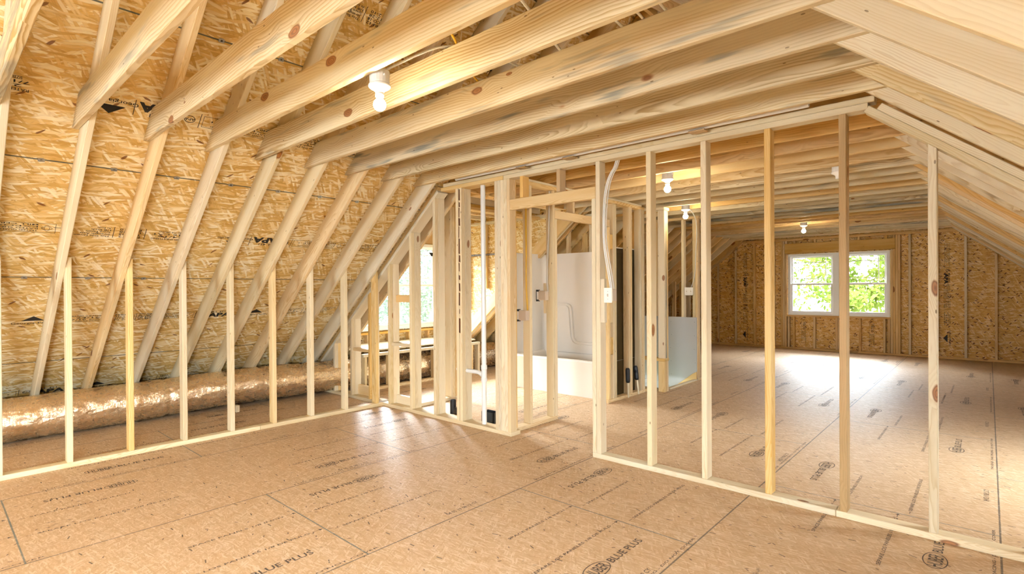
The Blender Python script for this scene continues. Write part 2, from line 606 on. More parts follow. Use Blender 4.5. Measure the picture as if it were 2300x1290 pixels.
def tube(name, pts, r, mat, parent=None, res=6, label=None, cat=None, group=None):
    cu = bpy.data.curves.new(name, 'CURVE')
    cu.dimensions = '3D'
    cu.bevel_depth = r
    cu.bevel_resolution = 2
    cu.use_fill_caps = True
    sp = cu.splines.new('NURBS')
    sp.points.add(len(pts)-1)
    for i, p in enumerate(pts):
        sp.points[i].co = (*p, 1)
    sp.use_endpoint_u = True
    sp.order_u = min(3, len(pts))
    sp.resolution_u = res
    o = bpy.data.objects.new(name, cu)
    dg = bpy.context.evaluated_depsgraph_get()
    COL.objects.link(o)
    dg.update()
    me = bpy.data.meshes.new_from_object(o.evaluated_get(dg))
    bpy.data.objects.remove(o)
    bpy.data.curves.remove(cu)
    for p in me.polygons:
        p.use_smooth = True
    me.materials.clear()
    o = link(name, me, mat, parent)
    if label:
        tag(o, label, cat, group)
    return o


ORD = ['first', 'second', 'third', 'fourth', 'fifth', 'sixth', 'seventh', 'eighth', 'ninth', 'tenth', 'eleventh', 'twelfth', 'thirteenth',
       'fourteenth', 'fifteenth', 'sixteenth', 'seventeenth', 'eighteenth', 'nineteenth', 'twentieth', 'twenty-first', 'twenty-second', 'twenty-third', 'twenty-fourth']


def pick(i, seq):
    return seq[(i*7+3) % len(seq)]


# ------------------------------------------------------------------ lettering printed on boards
_TC = {}


def text_geo(s, size, bold=0.0):
    key = (s, bold)
    if key not in _TC:
        cu = bpy.data.curves.new('lettering', 'FONT')
        cu.body = s
        cu.size = 1
        cu.resolution_u = 2
        cu.offset = bold
        cu.fill_mode = 'FRONT'
        o = bpy.data.objects.new('lettering', cu)
        COL.objects.link(o)
        dg = bpy.context.evaluated_depsgraph_get()
        dg.update()
        me = bpy.data.meshes.new_from_object(o.evaluated_get(dg))
        vs = [v.co.copy() for v in me.vertices]
        fs = [tuple(p.vertices) for p in me.polygons]
        bpy.data.objects.remove(o)
        bpy.data.curves.remove(cu)
        bpy.data.meshes.remove(me)
        x0 = min(v.x for v in vs)
        x1 = max(v.x for v in vs)
        y1 = max(v.y for v in vs)
        _TC[key] = ([Vector((v.x-x0, v.y, 0)) for v in vs], fs, x1-x0, y1)
    return _TC[key]


class Print:
    """flat marks collected in 2D and laid on a surface as one thin layer of ink"""
    def __init__(s):
        s.v = []
        s.f = []

    def geo(s, vs, fs, M3):
        b = len(s.v)
        s.v += [M3 @ v for v in vs]
        s.f += [tuple(i+b for i in f) for f in fs]

    def text(s, t, M3, x, y, w=None, h=None, bold=0.012):
        vs, fs, tw, th = text_geo(t, 1, bold)
        sy = h/.70 if h else w/tw
        sx = w/tw if w else sy
        s.geo([Vector((x+v.x*sx, y+v.y*sy, 0)) for v in vs], fs, M3)

    def rect(s, M3, x0, y0, x1, y1):
        s.geo([Vector(p) for p in ((x0, y0, 0), (x1, y0, 0), (x1, y1, 0), (x0, y1, 0))], [(0, 1, 2, 3)], M3)

    def frame(s, M3, x0, y0, x1, y1, t):
        s.rect(M3, x0, y0, x1, y0+t)
        s.rect(M3, x0, y1-t, x1, y1)
        s.rect(M3, x0, y0, x0+t, y1)
        s.rect(M3, x1-t, y0, x1, y1)

    def tri(s, M3, x0, y0, x1, y1):
        s.geo([Vector((x0, y0, 0)), Vector((x1, y0, 0)), Vector(((x0+x1)/2, y1, 0))], [(0, 1, 2)], M3)

    def oval(s, M3, cx, cy, a, b, t, n=36):
        vs = []
        for k in range(n):
            an = 2*PI*k/n
            vs.append(Vector((cx+a*math.cos(an), cy+b*math.sin(an), 0)))
            vs.append(Vector((cx+(a-t)*math.cos(an), cy+(b-t)*math.sin(an), 0)))
        fs = [(2*k, 2*((k+1) % n), 2*((k+1) % n)+1, 2*k+1) for k in range(n)]
        s.geo(vs, fs, M3)

    def build(s, name, mat, parent, mw=None):
        me = bpy.data.meshes.new(name)
        me.from_pydata([tuple(v) for v in s.v], [], s.f)
        return link(name, me, mat, parent, mw)


def m2(x, y, ang, z=0):
    return Matrix.Translation((x, y, z)) @ Matrix.Rotation(ang, 4, 'Z')


# ================================================================== STRUCTURE
# floor with the stair opening
SX0, SX1, SY0, SY1 = -4.7, -3.11, 6.86, 7.80
bm = bmesh.new()
FX0, FX1, FY0, FY1 = -7.6, 2.75, -4.3, 13.3
for a in (((FX0, FY0), (FX1, SY0)), ((FX0, SY1), (FX1, FY1)), ((FX0, SY0), (SX0, SY1)), ((SX1, SY0), (FX1, SY1))):
    add_box(bm, (a[0][0], a[0][1], -.018), (a[1][0], a[1][1], 0))
floor = bm_to('floor', bm, M['floor'])
tag(floor, kind='structure')

pr = Print()


def huber(x, y, ang):
    m = m2(x, y, ang, .0006)
    pr.oval(m, .10, .026, .10, .050, .005)
    pr.text('HUBER', m, .022, -.004, w=.158, h=.058)
    pr.text('BLUE PLUS', m, .212, .002, w=.315, h=.042, bold=.012)


for i in range(-7, 3):
    sx = .045+1.19*i
    odd = i % 2
    for k in range(-1, 6):
        ys = (.86 if odd == 0 else 2.08)+2.44*k      # upright row just short of the seam
        if i in (-1, -3, -5):
            pass
        yy = {-4: .83, -3: 2.06, -2: .86, -1: 2.13, 0: .90}.get(i, .85 if odd == 0 else 2.1)+2.44*k
        if -2 < yy < 12.6:
            huber(sx-.215, yy, PI/2)
        y2 = {-4: 1.06, -3: 2.285, -2: 1.12, -1: 2.39, -5: 2.315, 0: 1.1}.get(i, 1.1)+2.44*k
        if -2 < y2 < 12.6 and sx+.215 < 2.2:
            huber(sx+.215, y2, -PI/2)
    for k in range(-1, 5):
        # spacing notes each side of the panel ends, column between this seam and the next
        ye = (.35 if odd == 0 else 1.57)+2.4384*k
        xc = sx+.595
        for dx, t in ((-.16, 'SPACE PANELS 1/8 INCH'), (.16, 'SEPARE LOS PANELES 1/8 DE PULG')):
            w = .52 if dx < 0 else .72
            if -1 < ye < 9:
                m = m2(xc+dx, ye-w-.09, PI/2, .0006)
                pr.text(t, m, 0, 0, w=w, h=.017)
                pr.rect(m, w+.02, .006, w+.06, .009)
                pr.tri(m2(xc+dx-.0075, ye-.03, 0, .0006), -.011, 0, .011, .022)
                m = m2(xc+dx+.05, ye+.09, PI/2, .0006)
                pr.text(t, m, 0, 0, w=w, h=.017)
                pr.rect(m, -.05, .006, -.02, .009)
        m = m2(sx-.045, ye-.62+(1.2 if odd else 0), PI/2, .0006)
        pr.text('04 05 19 08:12 CY', m, 0, 0, w=.26, h=.026, bold=.01)
        m = m2(sx-.02, ye+.2, PI/2, .0006)
        pr.text('THIS EDGE - NAIL SPACING - DO NOT COVER', m, 0, 0, w=1.1, h=.013)
pr.build('printed_lettering', M['inkf'], floor)


def plane_obj(name, mat, origin, ex, ey, polys, thick):
    ex = Vector(ex).normalized()
    ey = Vector(ey).normalized()
    ez = ex.cross(ey)
    mw = Matrix((ex, ey, ez)).transposed().to_4x4()
    mw.translation = Vector(origin)
    bm = bmesh.new()
    for p in polys:
        add_prism(bm, p, 0, thick)
    o = bm_to(name, bm, mat, None, mw)
    tag(o, kind='structure')
    return o


# sloping sheathing on the dormer side: local X = world Y, local Y = up the slope; faces the room with -Z
CF = 1/math.hypot(1, SL)


def s_of(x, c=CLU):       # distance up the slope from z=0
    return (x+c/SL)/CF


xL0 = -CLU/SL
DY0, DY1 = 3.965, 6.395
sR = s_of(RX)
sD = s_of(-4.20)


def shx(n, co, col):
    x, y, z = n.sep(co)
    u = n.math('DIVIDE', n.math('SUBTRACT', y, 1.11), 1.203)
    uf = n.math('FRACT', u)
    ud = n.math('MULTIPLY', n.math('MINIMUM', uf, n.math('SUBTRACT', 1., uf)), 1.203)
    wz = n.math('MULTIPLY', n.noise(co, 12, 3), .004)
    s1 = n.math('SUBTRACT', 1., n.step(n.math('ADD', ud, n.math('SUBTRACT', wz, .002)), .0035, .0065))
    ck = n.math('ABSOLUTE', n.math('SUBTRACT', n.math('FRACT', n.math('DIVIDE', n.math('SUBTRACT', y, .58), .6015)), .5))
    chalk = n.math('MULTIPLY', n.math('SUBTRACT', 1., n.step(ck, .004, .02)), n.step(n.noise(n.vmath('MULTIPLY', co, (6, 40, 1)), 1, 4), .55, .62))
    col = n.mix(n.math('MULTIPLY', chalk, .0), col, c4('6a6a62'))
    return n.mix(n.math('MULTIPLY', s1, .9), col, c4('3c4a4a'))


M['osb_roof'] = osb('roof_strand_board', gold, .15, .016, .018, extra=shx, contrast=.75)
sheath = plane_obj('wall_left', M['osb_roof'], (xL0, 0, 0), (0, 1, 0), (CF, 0, CF*SL),
                   [[(YR, 0), (DY0, 0), (DY0, sR), (YR, sR)], [(DY0, sD), (DY1, sD), (DY1, sR), (DY0, sR)],
                    [(DY1, 0), (YG+.1, 0), (YG+.1, sR), (DY1, sR)]], -.011)
# orientation: ex x ey = (0,1,0)x(CF,0,CF*SL) = (CF*SL,0,-CF): points into the room, so -thickness runs outward
pr = Print()


def apa(m, sc=1.0, flip=False):
    """the grade stamp band: framed notice, trademark, APA, grade lines; runs along +x, letters upright along +y"""
    pr.frame(m, 0, 0, .50*sc, .085*sc, .003)
    pr.oval(m, .045*sc, .042*sc, .030*sc, .030*sc, .004, 4)
    pr.oval(m, .045*sc, .042*sc, .016*sc, .016*sc, .003, 12)
    for r in range(4):
        pr.text(['TESTED QUALITY STANDARD', 'RATED SHEATHING', 'EXPOSURE 1', 'MILL CERTIFIED'][r], m, .09*sc, (.064-.018*r)*sc, w=(.36-.05*(r % 2))*sc, h=.011*sc)
    pr.rect(m, .515*sc, -.01*sc, .519*sc, .095*sc)
    pr.oval(m, .575*sc, .045*sc, .032*sc, .027*sc, .005, 20)
    pr.text('APA', m, .545*sc, .035*sc, w=.06*sc, h=.02*sc)
    pr.text('APA', m, .635*sc, .0, w=.22*sc, h=.058*sc, bold=.05)
    pr.text('MILL 451', m, .63*sc, .066*sc, w=.16*sc, h=.024*sc)
    pr.rect(m, .87*sc, -.01*sc, .874*sc, .095*sc)


def grade(m, sc=1.0):
    for r in range(4):
        pr.text(['RATED SHEATHING', '24/16', '7/16 CAT', 'SIZED FOR SPACING'][r], m, (.02+.03*(r % 2))*sc, (.072-.024*r)*sc, w=(.24-.07*(r % 2))*sc, h=.017*sc)
    pr.rect(m, .30*sc, -.01*sc, .304*sc, .095*sc)
    for r in range(4):
        pr.text(['FERI 12', 'TECO 18', 'U12-28', 'PS 2-10'][r], m, .33*sc, (.072-.024*r)*sc, w=.13*sc, h=.018*sc)
    pr.rect(m, .49*sc, -.01*sc, .494*sc, .095*sc)
    for r in range(5):
        pr.text(['This Side Down', 'Strength Axis', 'Space Panels', '1/8 Inch', 'At Ends'][r], m, .51*sc, (.078-.02*r)*sc, w=(.2-.03*r)*sc, h=.015*sc)
    pr.rect(m, .73*sc, .03*sc, .82*sc, .034*sc)


def gp(m, sc=1.0):
    pr.tri(m, 0, .04*sc, .15*sc, .10*sc)
    pr.text('Georgia-Pacific', m, -.06*sc, .0, w=.28*sc, h=.024*sc, bold=.01)


z_ = .0008
# rows read upside down on the upper sheets (direction -x local), upright on the lower ones
for s_c, flip, starts in ((2.90, True, (.25, 2.7, 5.1+2.3, 9.7)), (4.10, True, (-.9, 1.55, 9.0)), (1.70, False, (.45-.95, 1.4, 7.2, 9.8)), (5.28, True, (1.4, 3.9, 8.0)), (.55, False, (.1, 2.5))):
    for y in starts:
        if not flip:
            apa(m2(y, s_c, 0, z_), 1.05)
            gp(m2(y+1.08, s_c, 0, z_), 1.05)
            grade(m2(y+1.40, s_c, 0, z_), 1.05)
        else:
            apa(m2(y+.45, s_c+.02, PI, z_), 1.15)
            grade(m2(y+1.38, s_c+.02, PI, z_), 1.15)
            gp(m2(y+1.85, s_c, PI, z_), 1.15)
pr.build('printed_lettering', M['ink'], sheath)

xR0 = CRU/SL
sheathR = plane_obj('wall_right', M['osb'], (xR0, 0, 0), (0, -1, 0), (-CF, 0, CF*SL),
                    [[(-YG-.1, 0), (-5.8, 0), (-5.8, (xR0-RX)/CF), (-YG-.1, (xR0-RX)/CF)],
                     [(-4.2, 0), (.45, 0), (.45, (xR0-RX)/CF), (-4.2, (xR0-RX)/CF)],
                     [(-5.8, 0), (-4.2, 0), (-4.2, .95), (-5.8, .95)],
                     [(-5.8, 2.35), (-4.2, 2.35), (-4.2, (xR0-RX)/CF), (-5.8, (xR0-RX)/CF)],
                     [(2.05, 0), (-YR, 0), (-YR, (xR0-RX)/CF), (2.05, (xR0-RX)/CF)],
                     [(.45, 0), (2.05, 0), (2.05, .95), (.45, .95)],
                     [(.45, 2.35), (2.05, 2.35), (2.05, (xR0-RX)/CF), (.45, (xR0-RX)/CF)]], -.011)

GX0, GX1, GZ0, GZ1 = -3.225, -1.420, .752, 2.077     # gable window opening


def gable(name, y, thick, hole, mat):
    hx0, hx1, hz0, hz1 = hole
    zt = SL*RX+CLU
    xa, xb = -CLU/SL, CRU/SL
    fL = lambda z: (z-CLU)/SL
    fR = lambda z: (CRU-z)/SL
    polys = [[(xa, -.02), (xb, -.02), (fR(hz0), hz0), (fL(hz0), hz0)],
             [(fL(hz0), hz0), (hx0, hz0), (hx0, hz1), (fL(hz1), hz1)],
             [(hx1, hz0), (fR(hz0), hz0), (fR(hz1), hz1), (hx1, hz1)],
             [(fL(hz1), hz1), (fR(hz1), hz1), (RX, zt)]]
    ex = (1, 0, 0)
    return plane_obj(name, mat, (0, y, 0), ex, (0, 0, 1), polys, thick)


# ex x ez = -y : positive thickness runs to -y
wall_far = gable('wall_far', YG+.0889+.011, .011, (GX0, GX1, GZ0, GZ1), M['osb_far'])
wall_rear = gable('wall_rear', YR, .011, (GX0, GX1, GZ0, GZ1), M['osb_far'])
pr = Print()
for (x, z, kind) in ((-4.15, .18, 0), (-.57, .30, 0), (-2.95, -.12, 1), (-1.73, -.08, 1)):
    for seg in (0,):
        if kind == 0:
            m = Matrix.Translation((x+.05, z, .0115)) @ Matrix.Rotation(PI/2, 4, 'Z')
            gp(m, 1.05)
            grade(m @ Matrix.Translation((.30, 0, 0)), 1.05)
            grade(m @ Matrix.Translation((.95, .005, 0)), .55)
            m2_ = Matrix.Translation((x-.035, 2.17, .0115)) @ Matrix.Rotation(-PI/2, 4, 'Z')
            apa(m2_, .9)
        else:
            m = Matrix.Translation((x-.04, .64, .0115)) @ Matrix.Rotation(-PI/2, 4, 'Z')
            pr.oval(m, -.03, .045, .03, .022, .004, 20)
            pr.text('A', m, -.085, .03, w=.04, h=.045, bold=.02)
            pr.frame(m, .02, 0, .50, .085, .003)
            pr.text('TECO', m, .04, .03, w=.17, h=.04, bold=.02)
            for r in range(4):
                pr.text(['RATED SHEATHING', 'EXPOSURE 1', '24/16 7/16', 'PS 2-10'][r], m, .24, .064-.018*r, w=.22-.05*(r % 2), h=.012)
pr.build('printed_lettering', M['ink'], wall_far)

# dormer shell
WX = -7.0
WY0, WY1, WZ0, WZ1 = 4.36, 6.16, .78, 2.13
o = plane_obj('wall_dormer_front', M['osb'], (WX-.09, 0, 0), (0, 1, 0), (0, 0, 1),
              [[(DY0, -.02), (DY1+.1, -.02), (DY1+.1, WZ0), (DY0, WZ0)], [(DY0, WZ0), (WY0, WZ0), (WY0, WZ1), (DY0, WZ1)],
               [(WY1, WZ0), (DY1+.1, WZ0), (DY1+.1, WZ1), (WY1, WZ1)], [(DY0, WZ1), (DY1+.1, WZ1), (DY1+.1, 2.66), (DY0, 2.66)]], -.011)
zl = lambda x: SL*x+CLU
cheek_poly = [(WX-.1, .2), (-4.19, zl(-4.19)), (-4.19, 2.66), (WX-.1, 2.66)]
near = plane_obj('wall_dormer_near', M['osb'], (0, DY0-.0, 0), (1, 0, 0), (0, 0, 1), cheek_poly and [cheek_poly], .011)
far_ch = plane_obj('wall_dormer_far', M['osb'], (0, DY1+.011, 0), (1, 0, 0), (0, 0, 1), [cheek_poly], .011)
pr = Print()
for x in (-6.05,):
    m = Matrix.Translation((x+.05, 1.45, .0115)) @ Matrix.Rotation(PI/2, 4, 'Z')
    grade(m, 1.0)
    m = Matrix.Translation((x-.04, 2.50, .0115)) @ Matrix.Rotation(-PI/2, 4, 'Z')
    apa(m, .6)
pr.build('printed_lettering', M['ink'], far_ch)
plane_obj('ceiling_dormer', M['osb'], (0, 0, 2.66), (1, 0, 0), (0, 1, 0), [[(WX-.12, DY0-.01), (-4.19, DY0-.01), (-4.19, DY1+.02), (WX-.12, DY1+.02)]], .011)


# windows: local x along the wall, z up, y outward; width w, height h, two hung units
def window(name, w, h, mw):
    root = empty(name, mw=mw)
    tag(root, kind='structure')
    W_ = M['white']
    bm = bmesh.new()
    t = .052
    add_box(bm, (0, -.012, 0), (w, .085, t))
    add_box(bm, (0, -.012, h-t), (w, .085, h))
    add_box(bm, (0, -.012, t), (t, .085, h-t))
    add_box(bm, (w-t, -.012, t), (w, .085, h-t))
    bev(bm, .003)
    bm_to('window_frame', bm, W_, root)
    bm = bmesh.new()
    add_box(bm, (w/2-.062, -.014, t), (w/2+.062, .085, h-t))
    bev(bm, .003)
    bm_to('mullion', bm, W_, root)
    for a, b in ((t, w/2-.062), (w/2+.062, w-t)):
        hm = h*.515
        for nm, z0, z1, y0 in (('lower_sash', t, hm, .004), ('upper_sash', hm-.03, h-t, .040)):
            q = .036
            bm = bmesh.new()
            add_box(bm, (a, y0, z0), (b, y0+.032, z0+q))
            add_box(bm, (a, y0, z1-q), (b, y0+.032, z1))
            add_box(bm, (a, y0, z0+q), (a+q, y0+.032, z1-q))
            add_box(bm, (b-q, y0, z0+q), (b, y0+.032, z1-q))
            bev(bm, .003)
            sash = bm_to(nm, bm, W_, root)
            bm = bmesh.new()
            add_box(bm, (a+q-.004, y0+.014, z0+q-.004), (b-q+.004, y0+.018, z1-q+.004))
            bm_to('pane', bm, M['glass'], sash)
            if nm == 'upper_sash':
                bm = bmesh.new()
                g = .10
                for gx in (a+q+g, b-q-g):
                    add_box(bm, (gx-.007, y0+.012, z0+q), (gx+.007, y0+.020, z1-q))
                for gz in (z0+q+g, z1-q-g):
                    add_box(bm, (a+q, y0+.011, gz-.007), (b-q, y0+.021, gz+.007))
                bm_to('grille', bm, W_, sash)
    return root


window('window_1', GX1-GX0, GZ1-GZ0, Matrix.Translation((GX0, YG, GZ0)))
mw = Matrix.Translation((WX, WY0, WZ0-.06)) @ Matrix.Rotation(PI/2, 4, 'Z')
window('window_2', WY1-WY0, WZ1-WZ0+.06, mw)
mw = Matrix.Translation((GX1, YR, GZ0)) @ Matrix.Rotation(PI, 4, 'Z')
window('added_rear_window', GX1-GX0, GZ1-GZ0, mw)  # added, unseen window for the rear fill light

# added, unseen roof window beside the camera: local x along the ridge, z up the slope
mw = sheathR.matrix_world @ Matrix(((1, 0, 0, .45), (0, 0, 1, .95), (0, -1, 0, .0), (0, 0, 0, 1)))
window('added_roof_window', 1.60, 1.40, mw)
mw = sheathR.matrix_world @ Matrix(((1, 0, 0, -5.8), (0, 0, 1, .95), (0, -1, 0, .0), (0, 0, 0, 1)))
window('added_far_roof_window', 1.60, 1.40, mw)  # second added, unseen roof window, for the far room fill

# ground outside
bm = bmesh.new()
add_box(bm, (-60, -40, -3.3), (50, 70, -3.2))
g = bm_to('ground', bm, M['ground'])
tag(g, kind='structure')

# ================================================================== ROOF FRAMING
def rafter_left(k, y, mat, label=None, group=None, x_low=None, x_top=None):
    # polygon in plane x,z; grain along slope
    ex = Vector((CF, 0, CF*SL))
    ey = Vector((-CF*SL, 0, CF))       # outward (up-left); ex x ey = ?
    o0 = Vector((-CL/SL, y+T, 0))
    def P(x, z):
        d = Vector((x, 0, z))-Vector((-CL/SL, 0, 0))
        return (d.dot(ex), d.dot(ey))
    x_low = -CL/SL if x_low is None else x_low
    xt = RX-.02 if x_top is None else x_top
    if x_low > -CL/SL+.01:
        pts = [P(x_low, SL*x_low+CL), P(xt, SL*xt+CL), P(xt, SL*xt+CLU-.003), P(x_low, SL*x_low+CLU-.003)]
    else:
        pts = [P(-CL/SL, 0), P(xt, SL*xt+CL), P(xt, SL*xt+CLU-.003), P(-CLU/SL+.004, 0)]
    # ex x ey = (CF,0,CF*SL)x(-CF*SL,0,CF) -> y component = CF*SL*(-CF*SL)-CF*CF = -1 : thickness runs to -y
    return lumber('roof_rafter', mat, o0, ex, ey, pts, T, label, 'rafter', group)


def rafter_right(k, y, mat, label=None, group=None):
    ex = Vector((CF, 0, -CF*SL))
    ey = Vector((CF*SL, 0, CF))
    # ex x ey: y = exz*eyx - exx*eyz = -CF*SL*CF*SL - CF*CF = -1
    o0 = Vector((CR/SL, y+T, 0))
    def P(x, z):
        d = Vector((x, 0, z))-Vector((CR/SL, 0, 0))
        return (d.dot(ex), d.dot(ey))
    xt = RX+.02
    pts = [P(xt, CR-SL*xt), P(CR/SL, 0), P(CRU/SL-.004, 0), P(xt, CRU-.003-SL*xt)]
    return lumber('roof_rafter', mat, o0, ex, ey, pts, T, label, 'rafter', group)


def joist(k, mat, label, group):
    y = Y0+k*S-2*T-(.026 if k == 3 else .001)
    xa, xb = -4.405, -.21
    za, zb = HC, HC+D8
    xla = (za-CLU+.004)/SL
    xlb = (zb-CLU+.004)/SL
    xra = (CRU-.004-za)/SL
    xrb = (CRU-.004-zb)/SL
    # local X world x, local Y world z -> X x Z = -y
    poly = [(xla, 0), (xra, 0), (xrb, D8), (xlb, D8)]
    return lumber('ceiling_joist', mat, (0, y+T, HC), (1, 0, 0), (0, 0, 1), poly, T, label, 'joist', group)


jm = {-1: 'joist', 0: 'joist', 1: 'joist', 2: 'joist', 3: 'joist', 4: 'joist', 5: 'grey', 6: 'grey', 7: 'joist'}
notes = {2: 'ceiling joist carrying the nearest lit bulb, over the near room'}
for k in range(-1, 8):
    n_ = 7-k
    lab = notes.get(k, 'pine ceiling joist over the near room, %s from the partition wall' % (ORD[n_] if n_ else 'nearest'))
    if n_ == 0:
        lab = 'pine ceiling joist directly in front of the partition wall'
    joist(k, M[jm[k]], lab, 'ceiling joists of the near room')
    y = Y0+k*S-T
    rafter_left(k, y, M[pick(k+3, ['spf', 'pale', 'spf', 'warm'])],
                'rafter against the stamped sheathing behind the knee wall, %s from the partition' % (ORD[n_] if n_ else 'last') if n_ else 'rafter against the stamped sheathing, tight in front of the partition',
                'rafters over the foil duct')
    rafter_right(k, y, M[pick(k+2, ['pale', 'pale', 'pale', 'joist'])],
                 'wide pale rafter of the opposite slope, %s in front of the partition' % ORD[n_], 'rafters of the opposite slope, near room')
fm = ['gold', 'gold', 'gold', 'warm', 'warm', 'joist', 'pale', 'joist', 'warm', 'pale', 'grey', 'joist', 'grey', 'joist']
JL = {10: 'joist beyond the partition carrying the nearer hall bulb', 15: 'joist carrying the bulb above the stair opening', 23: 'joist carrying the bulb nearest the far window', 12: 'joist carrying the unlit lampholder, beyond the partition'}
for k in range(8, 31):
    n_ = k-8
    joist(k, M[fm[n_ % len(fm)]], JL.get(k, 'ceiling joist beyond the partition, %s counting toward the far window' % ORD[n_]), 'ceiling joists beyond the partition')
    y = Y0+k*S-T
    rafter_right(k, y, M[pick(k, ['pale', 'warm', 'joist', 'pale', 'gold'])],
                 'rafter of the opposite slope beyond the partition, %s toward the far gable' % ORD[n_], 'rafters of the opposite slope, far room')
    if 9 <= k <= 13:
        rafter_left(k, y, M['gold'], 'short rafter above the bathroom dormer, %s past the partition' % ORD[n_], 'short rafters above the dormer', x_low=-4.19)
    else:
        rafter_left(k, y, M[pick(k, ['warm', 'gold', 'spf', 'warm'])],
                    {8: 'trimmer rafter at the near side of the bathroom dormer'}.get(k, 'rafter of the slope behind the bathroom, %s bay before the far gable' % ORD[30-k]), 'rafters beyond the dormer')
rafter_left(0, 6.262, M['warm'], 'outer of the two sloping trimmer rafters under the dormer side wall', 'dormer trimmer rafters')
rafter_left(0, 6.302, M['spf'], 'inner of the two sloping trimmer rafters under the dormer side wall', 'dormer trimmer rafters')
# end rafters and ridge
rafter_left(30, YG+.045, M['warm'], 'end rafter flat against the far gable, duct side slope', 'gable end rafters')
rafter_right(30, YG+.045, M['warm'], 'end rafter flat against the far gable, plain slope', 'gable end rafters')
bar('ridge_board', M['gold'], (RX-.019, YR+.02, RZ-.26), (RX+.019, YG+.09, RZ-.01), 'long ridge board where both rafter slopes meet overhead', 'ridge board')
bar('dormer_header', M['gold'], (-4.235, 4.03, 2.44), (-4.197, 6.25, 2.56), 'header board along the open edge of the dormer roof', 'header')

# panel clips on the sheathing seams
def clip(y, s_, lab):
    bm = bmesh.new()
    add_box(bm, (-.018, -.010, 0), (-.006, .010, .004))
    add_box(bm, (.006, -.010, 0), (.018, .010, .004))
    add_box(bm, (-.018, -.014, .001), (.018, -.006, .007))
    add_box(bm, (-.010, .006, .001), (.010, .014, .006))
    mw = sheath.matrix_world @ Matrix.Translation((y, s_, .0))
    o = bm_to('panel_clip', bm, M['leafc'], None, mw)
    tag(o, lab, 'clip', 'metal clips on the sheathing seams')


for row, s_, ks in (('middle', 3.516, (0, 1, 2, 3, 4, 5, 6)), ('upper', 4.722, (0, 1, 2, 3)), ('lower', 2.313, (0, 1, 2))):
    for k in ks:
        clip(.56+k*.408, s_, 'small metal clip on the %s sheathing seam, %s rafter bay from the near end' % (row, ORD[k]))

# ================================================================== KNEE WALL
bar('sill_plate', M['spf'], (XK-D4, YR+.02, 0), (XK, 2.26, T), 'long bottom plate of the knee wall beside the duct', 'plate', 'knee wall plates')
bar('sill_plate', M['spf'], (XK-D4, 2.262, 0), (XK, YP+.14, T), 'shorter bottom plate of the knee wall ending at the partition', 'plate', 'knee wall plates')
for k in range(-1, 8):
    y = Y0+k*S
    n_ = 7-k
    stud('knee_wall_stud', M[pick(k, ['spf', 'warm', 'spf'])], XK-D4, XK, y, y+T, T, 1.632,
         'short knee wall stud beside the duct, %s from the partition' % (ORD[n_] if n_ else 'last') if n_ else 'short knee wall stud touching the partition end', 'knee wall studs in the near room', cut=(SL*1.25, 7.16))
for k in range(18, 31):
    y = Y0+k*S
    stud('knee_wall_stud', M[pick(k, ['warm', 'gold', 'spf'])], XK-D4, XK, y, y+T, T, 1.50,
         'far knee wall stud beyond the stair opening, %s from the far gable' % ORD[30-k], 'knee wall studs of the far room')
bar('sill_plate', M['warm'], (XK-D4, 7.92, 0), (XK, YG-.01, T), 'bottom plate of the far knee wall by the window gable', 'plate', 'knee wall plates')

# ================================================================== DUCT
def duct():
    path = [(-6.43, -3.6, .20), (-6.46, -1.0, .20), (-6.47, .5, .205), (-6.50, 1.6, .21), (-6.48, 2.5, .235), (-6.42, 3.5, .225), (-6.38, 4.4, .21), (-6.36, 5.4, .21), (-6.36, 6.2, .215), (-6.40, 6.9, .22), (-6.52, 7.6, .22)]
    pts = []
    N = 14
    for i in range(len(path)-1):
        p0 = Vector(path[max(i-1, 0)]); p1 = Vector(path[i]); p2 = Vector(path[i+1]); p3 = Vector(path[min(i+2, len(path)-1)])
        for j in range(N):
            t = j/N
            pts.append(.5*((2*p1)+(-p0+p2)*t+(2*p0-5*p1+4*p2-p3)*t*t+(-p0+3*p1-3*p2+p3)*t**3))
    pts.append(Vector(path[-1]))
    # resample finely
    bm = bmesh.new()
    rnd = random.Random(4)
    seg = 64
    rings = []
    from mathutils import noise as mn
    fine = []
    for a, b in zip(pts, pts[1:]):
        for j in range(4):
            fine.append(a.lerp(b, j/4))
    fine.append(pts[-1])
    L = 0
    for i, p in enumerate(fine):
        if i:
            L += (p-fine[i-1]).length
        d = (fine[min(i+1, len(fine)-1)]-fine[max(i-1, 0)]).normalized()
        sx = d.cross(Vector((0, 0, 1))).normalized()
        sz = sx.cross(d)
        ring = []
        for s_ in range(seg):
            an = 2*PI*s_/seg
            q = Vector((math.cos(an)*2.4, math.sin(an)*2.4, L*5.0))
            cr = mn.noise(q*1.6)*.007+abs(mn.noise(q*4.1+Vector((3, 1, 7))))*.006+mn.noise(Vector((math.cos(an)*6, math.sin(an)*6, L*26)))*.0022
            band = .004*math.sin(L*2*PI/.032)*.35
            big = .010*mn.noise(Vector((0, 2, L*1.3)))
            pinch = -.012*math.exp(-((L % 1.55)-.75)**2/.0006)
            r = .197+cr+band+big+pinch
            ring.append(bm.verts.new(p+sx*math.cos(an)*r+sz*math.sin(an)*r))
        rings.append(ring)
    for a, b in zip(rings, rings[1:]):
        for i in range(seg):
            bm.faces.new((a[i], a[(i+1) % seg], b[(i+1) % seg], b[i]))
    bm.faces.new(rings[0][::-1])
    bm.faces.new(rings[-1])
    o = bm_to('flexible_duct', bm, M['foil'], smooth=True)
    tag(o, 'long foil wrapped flexible air duct lying on the floor under the rafters', 'duct')


duct()
stud('support_block', M['pale'], -6.20, -6.13, 2.40, 2.44, 0, .075, 'small wood block on the floor propping the foil duct', cat='block')

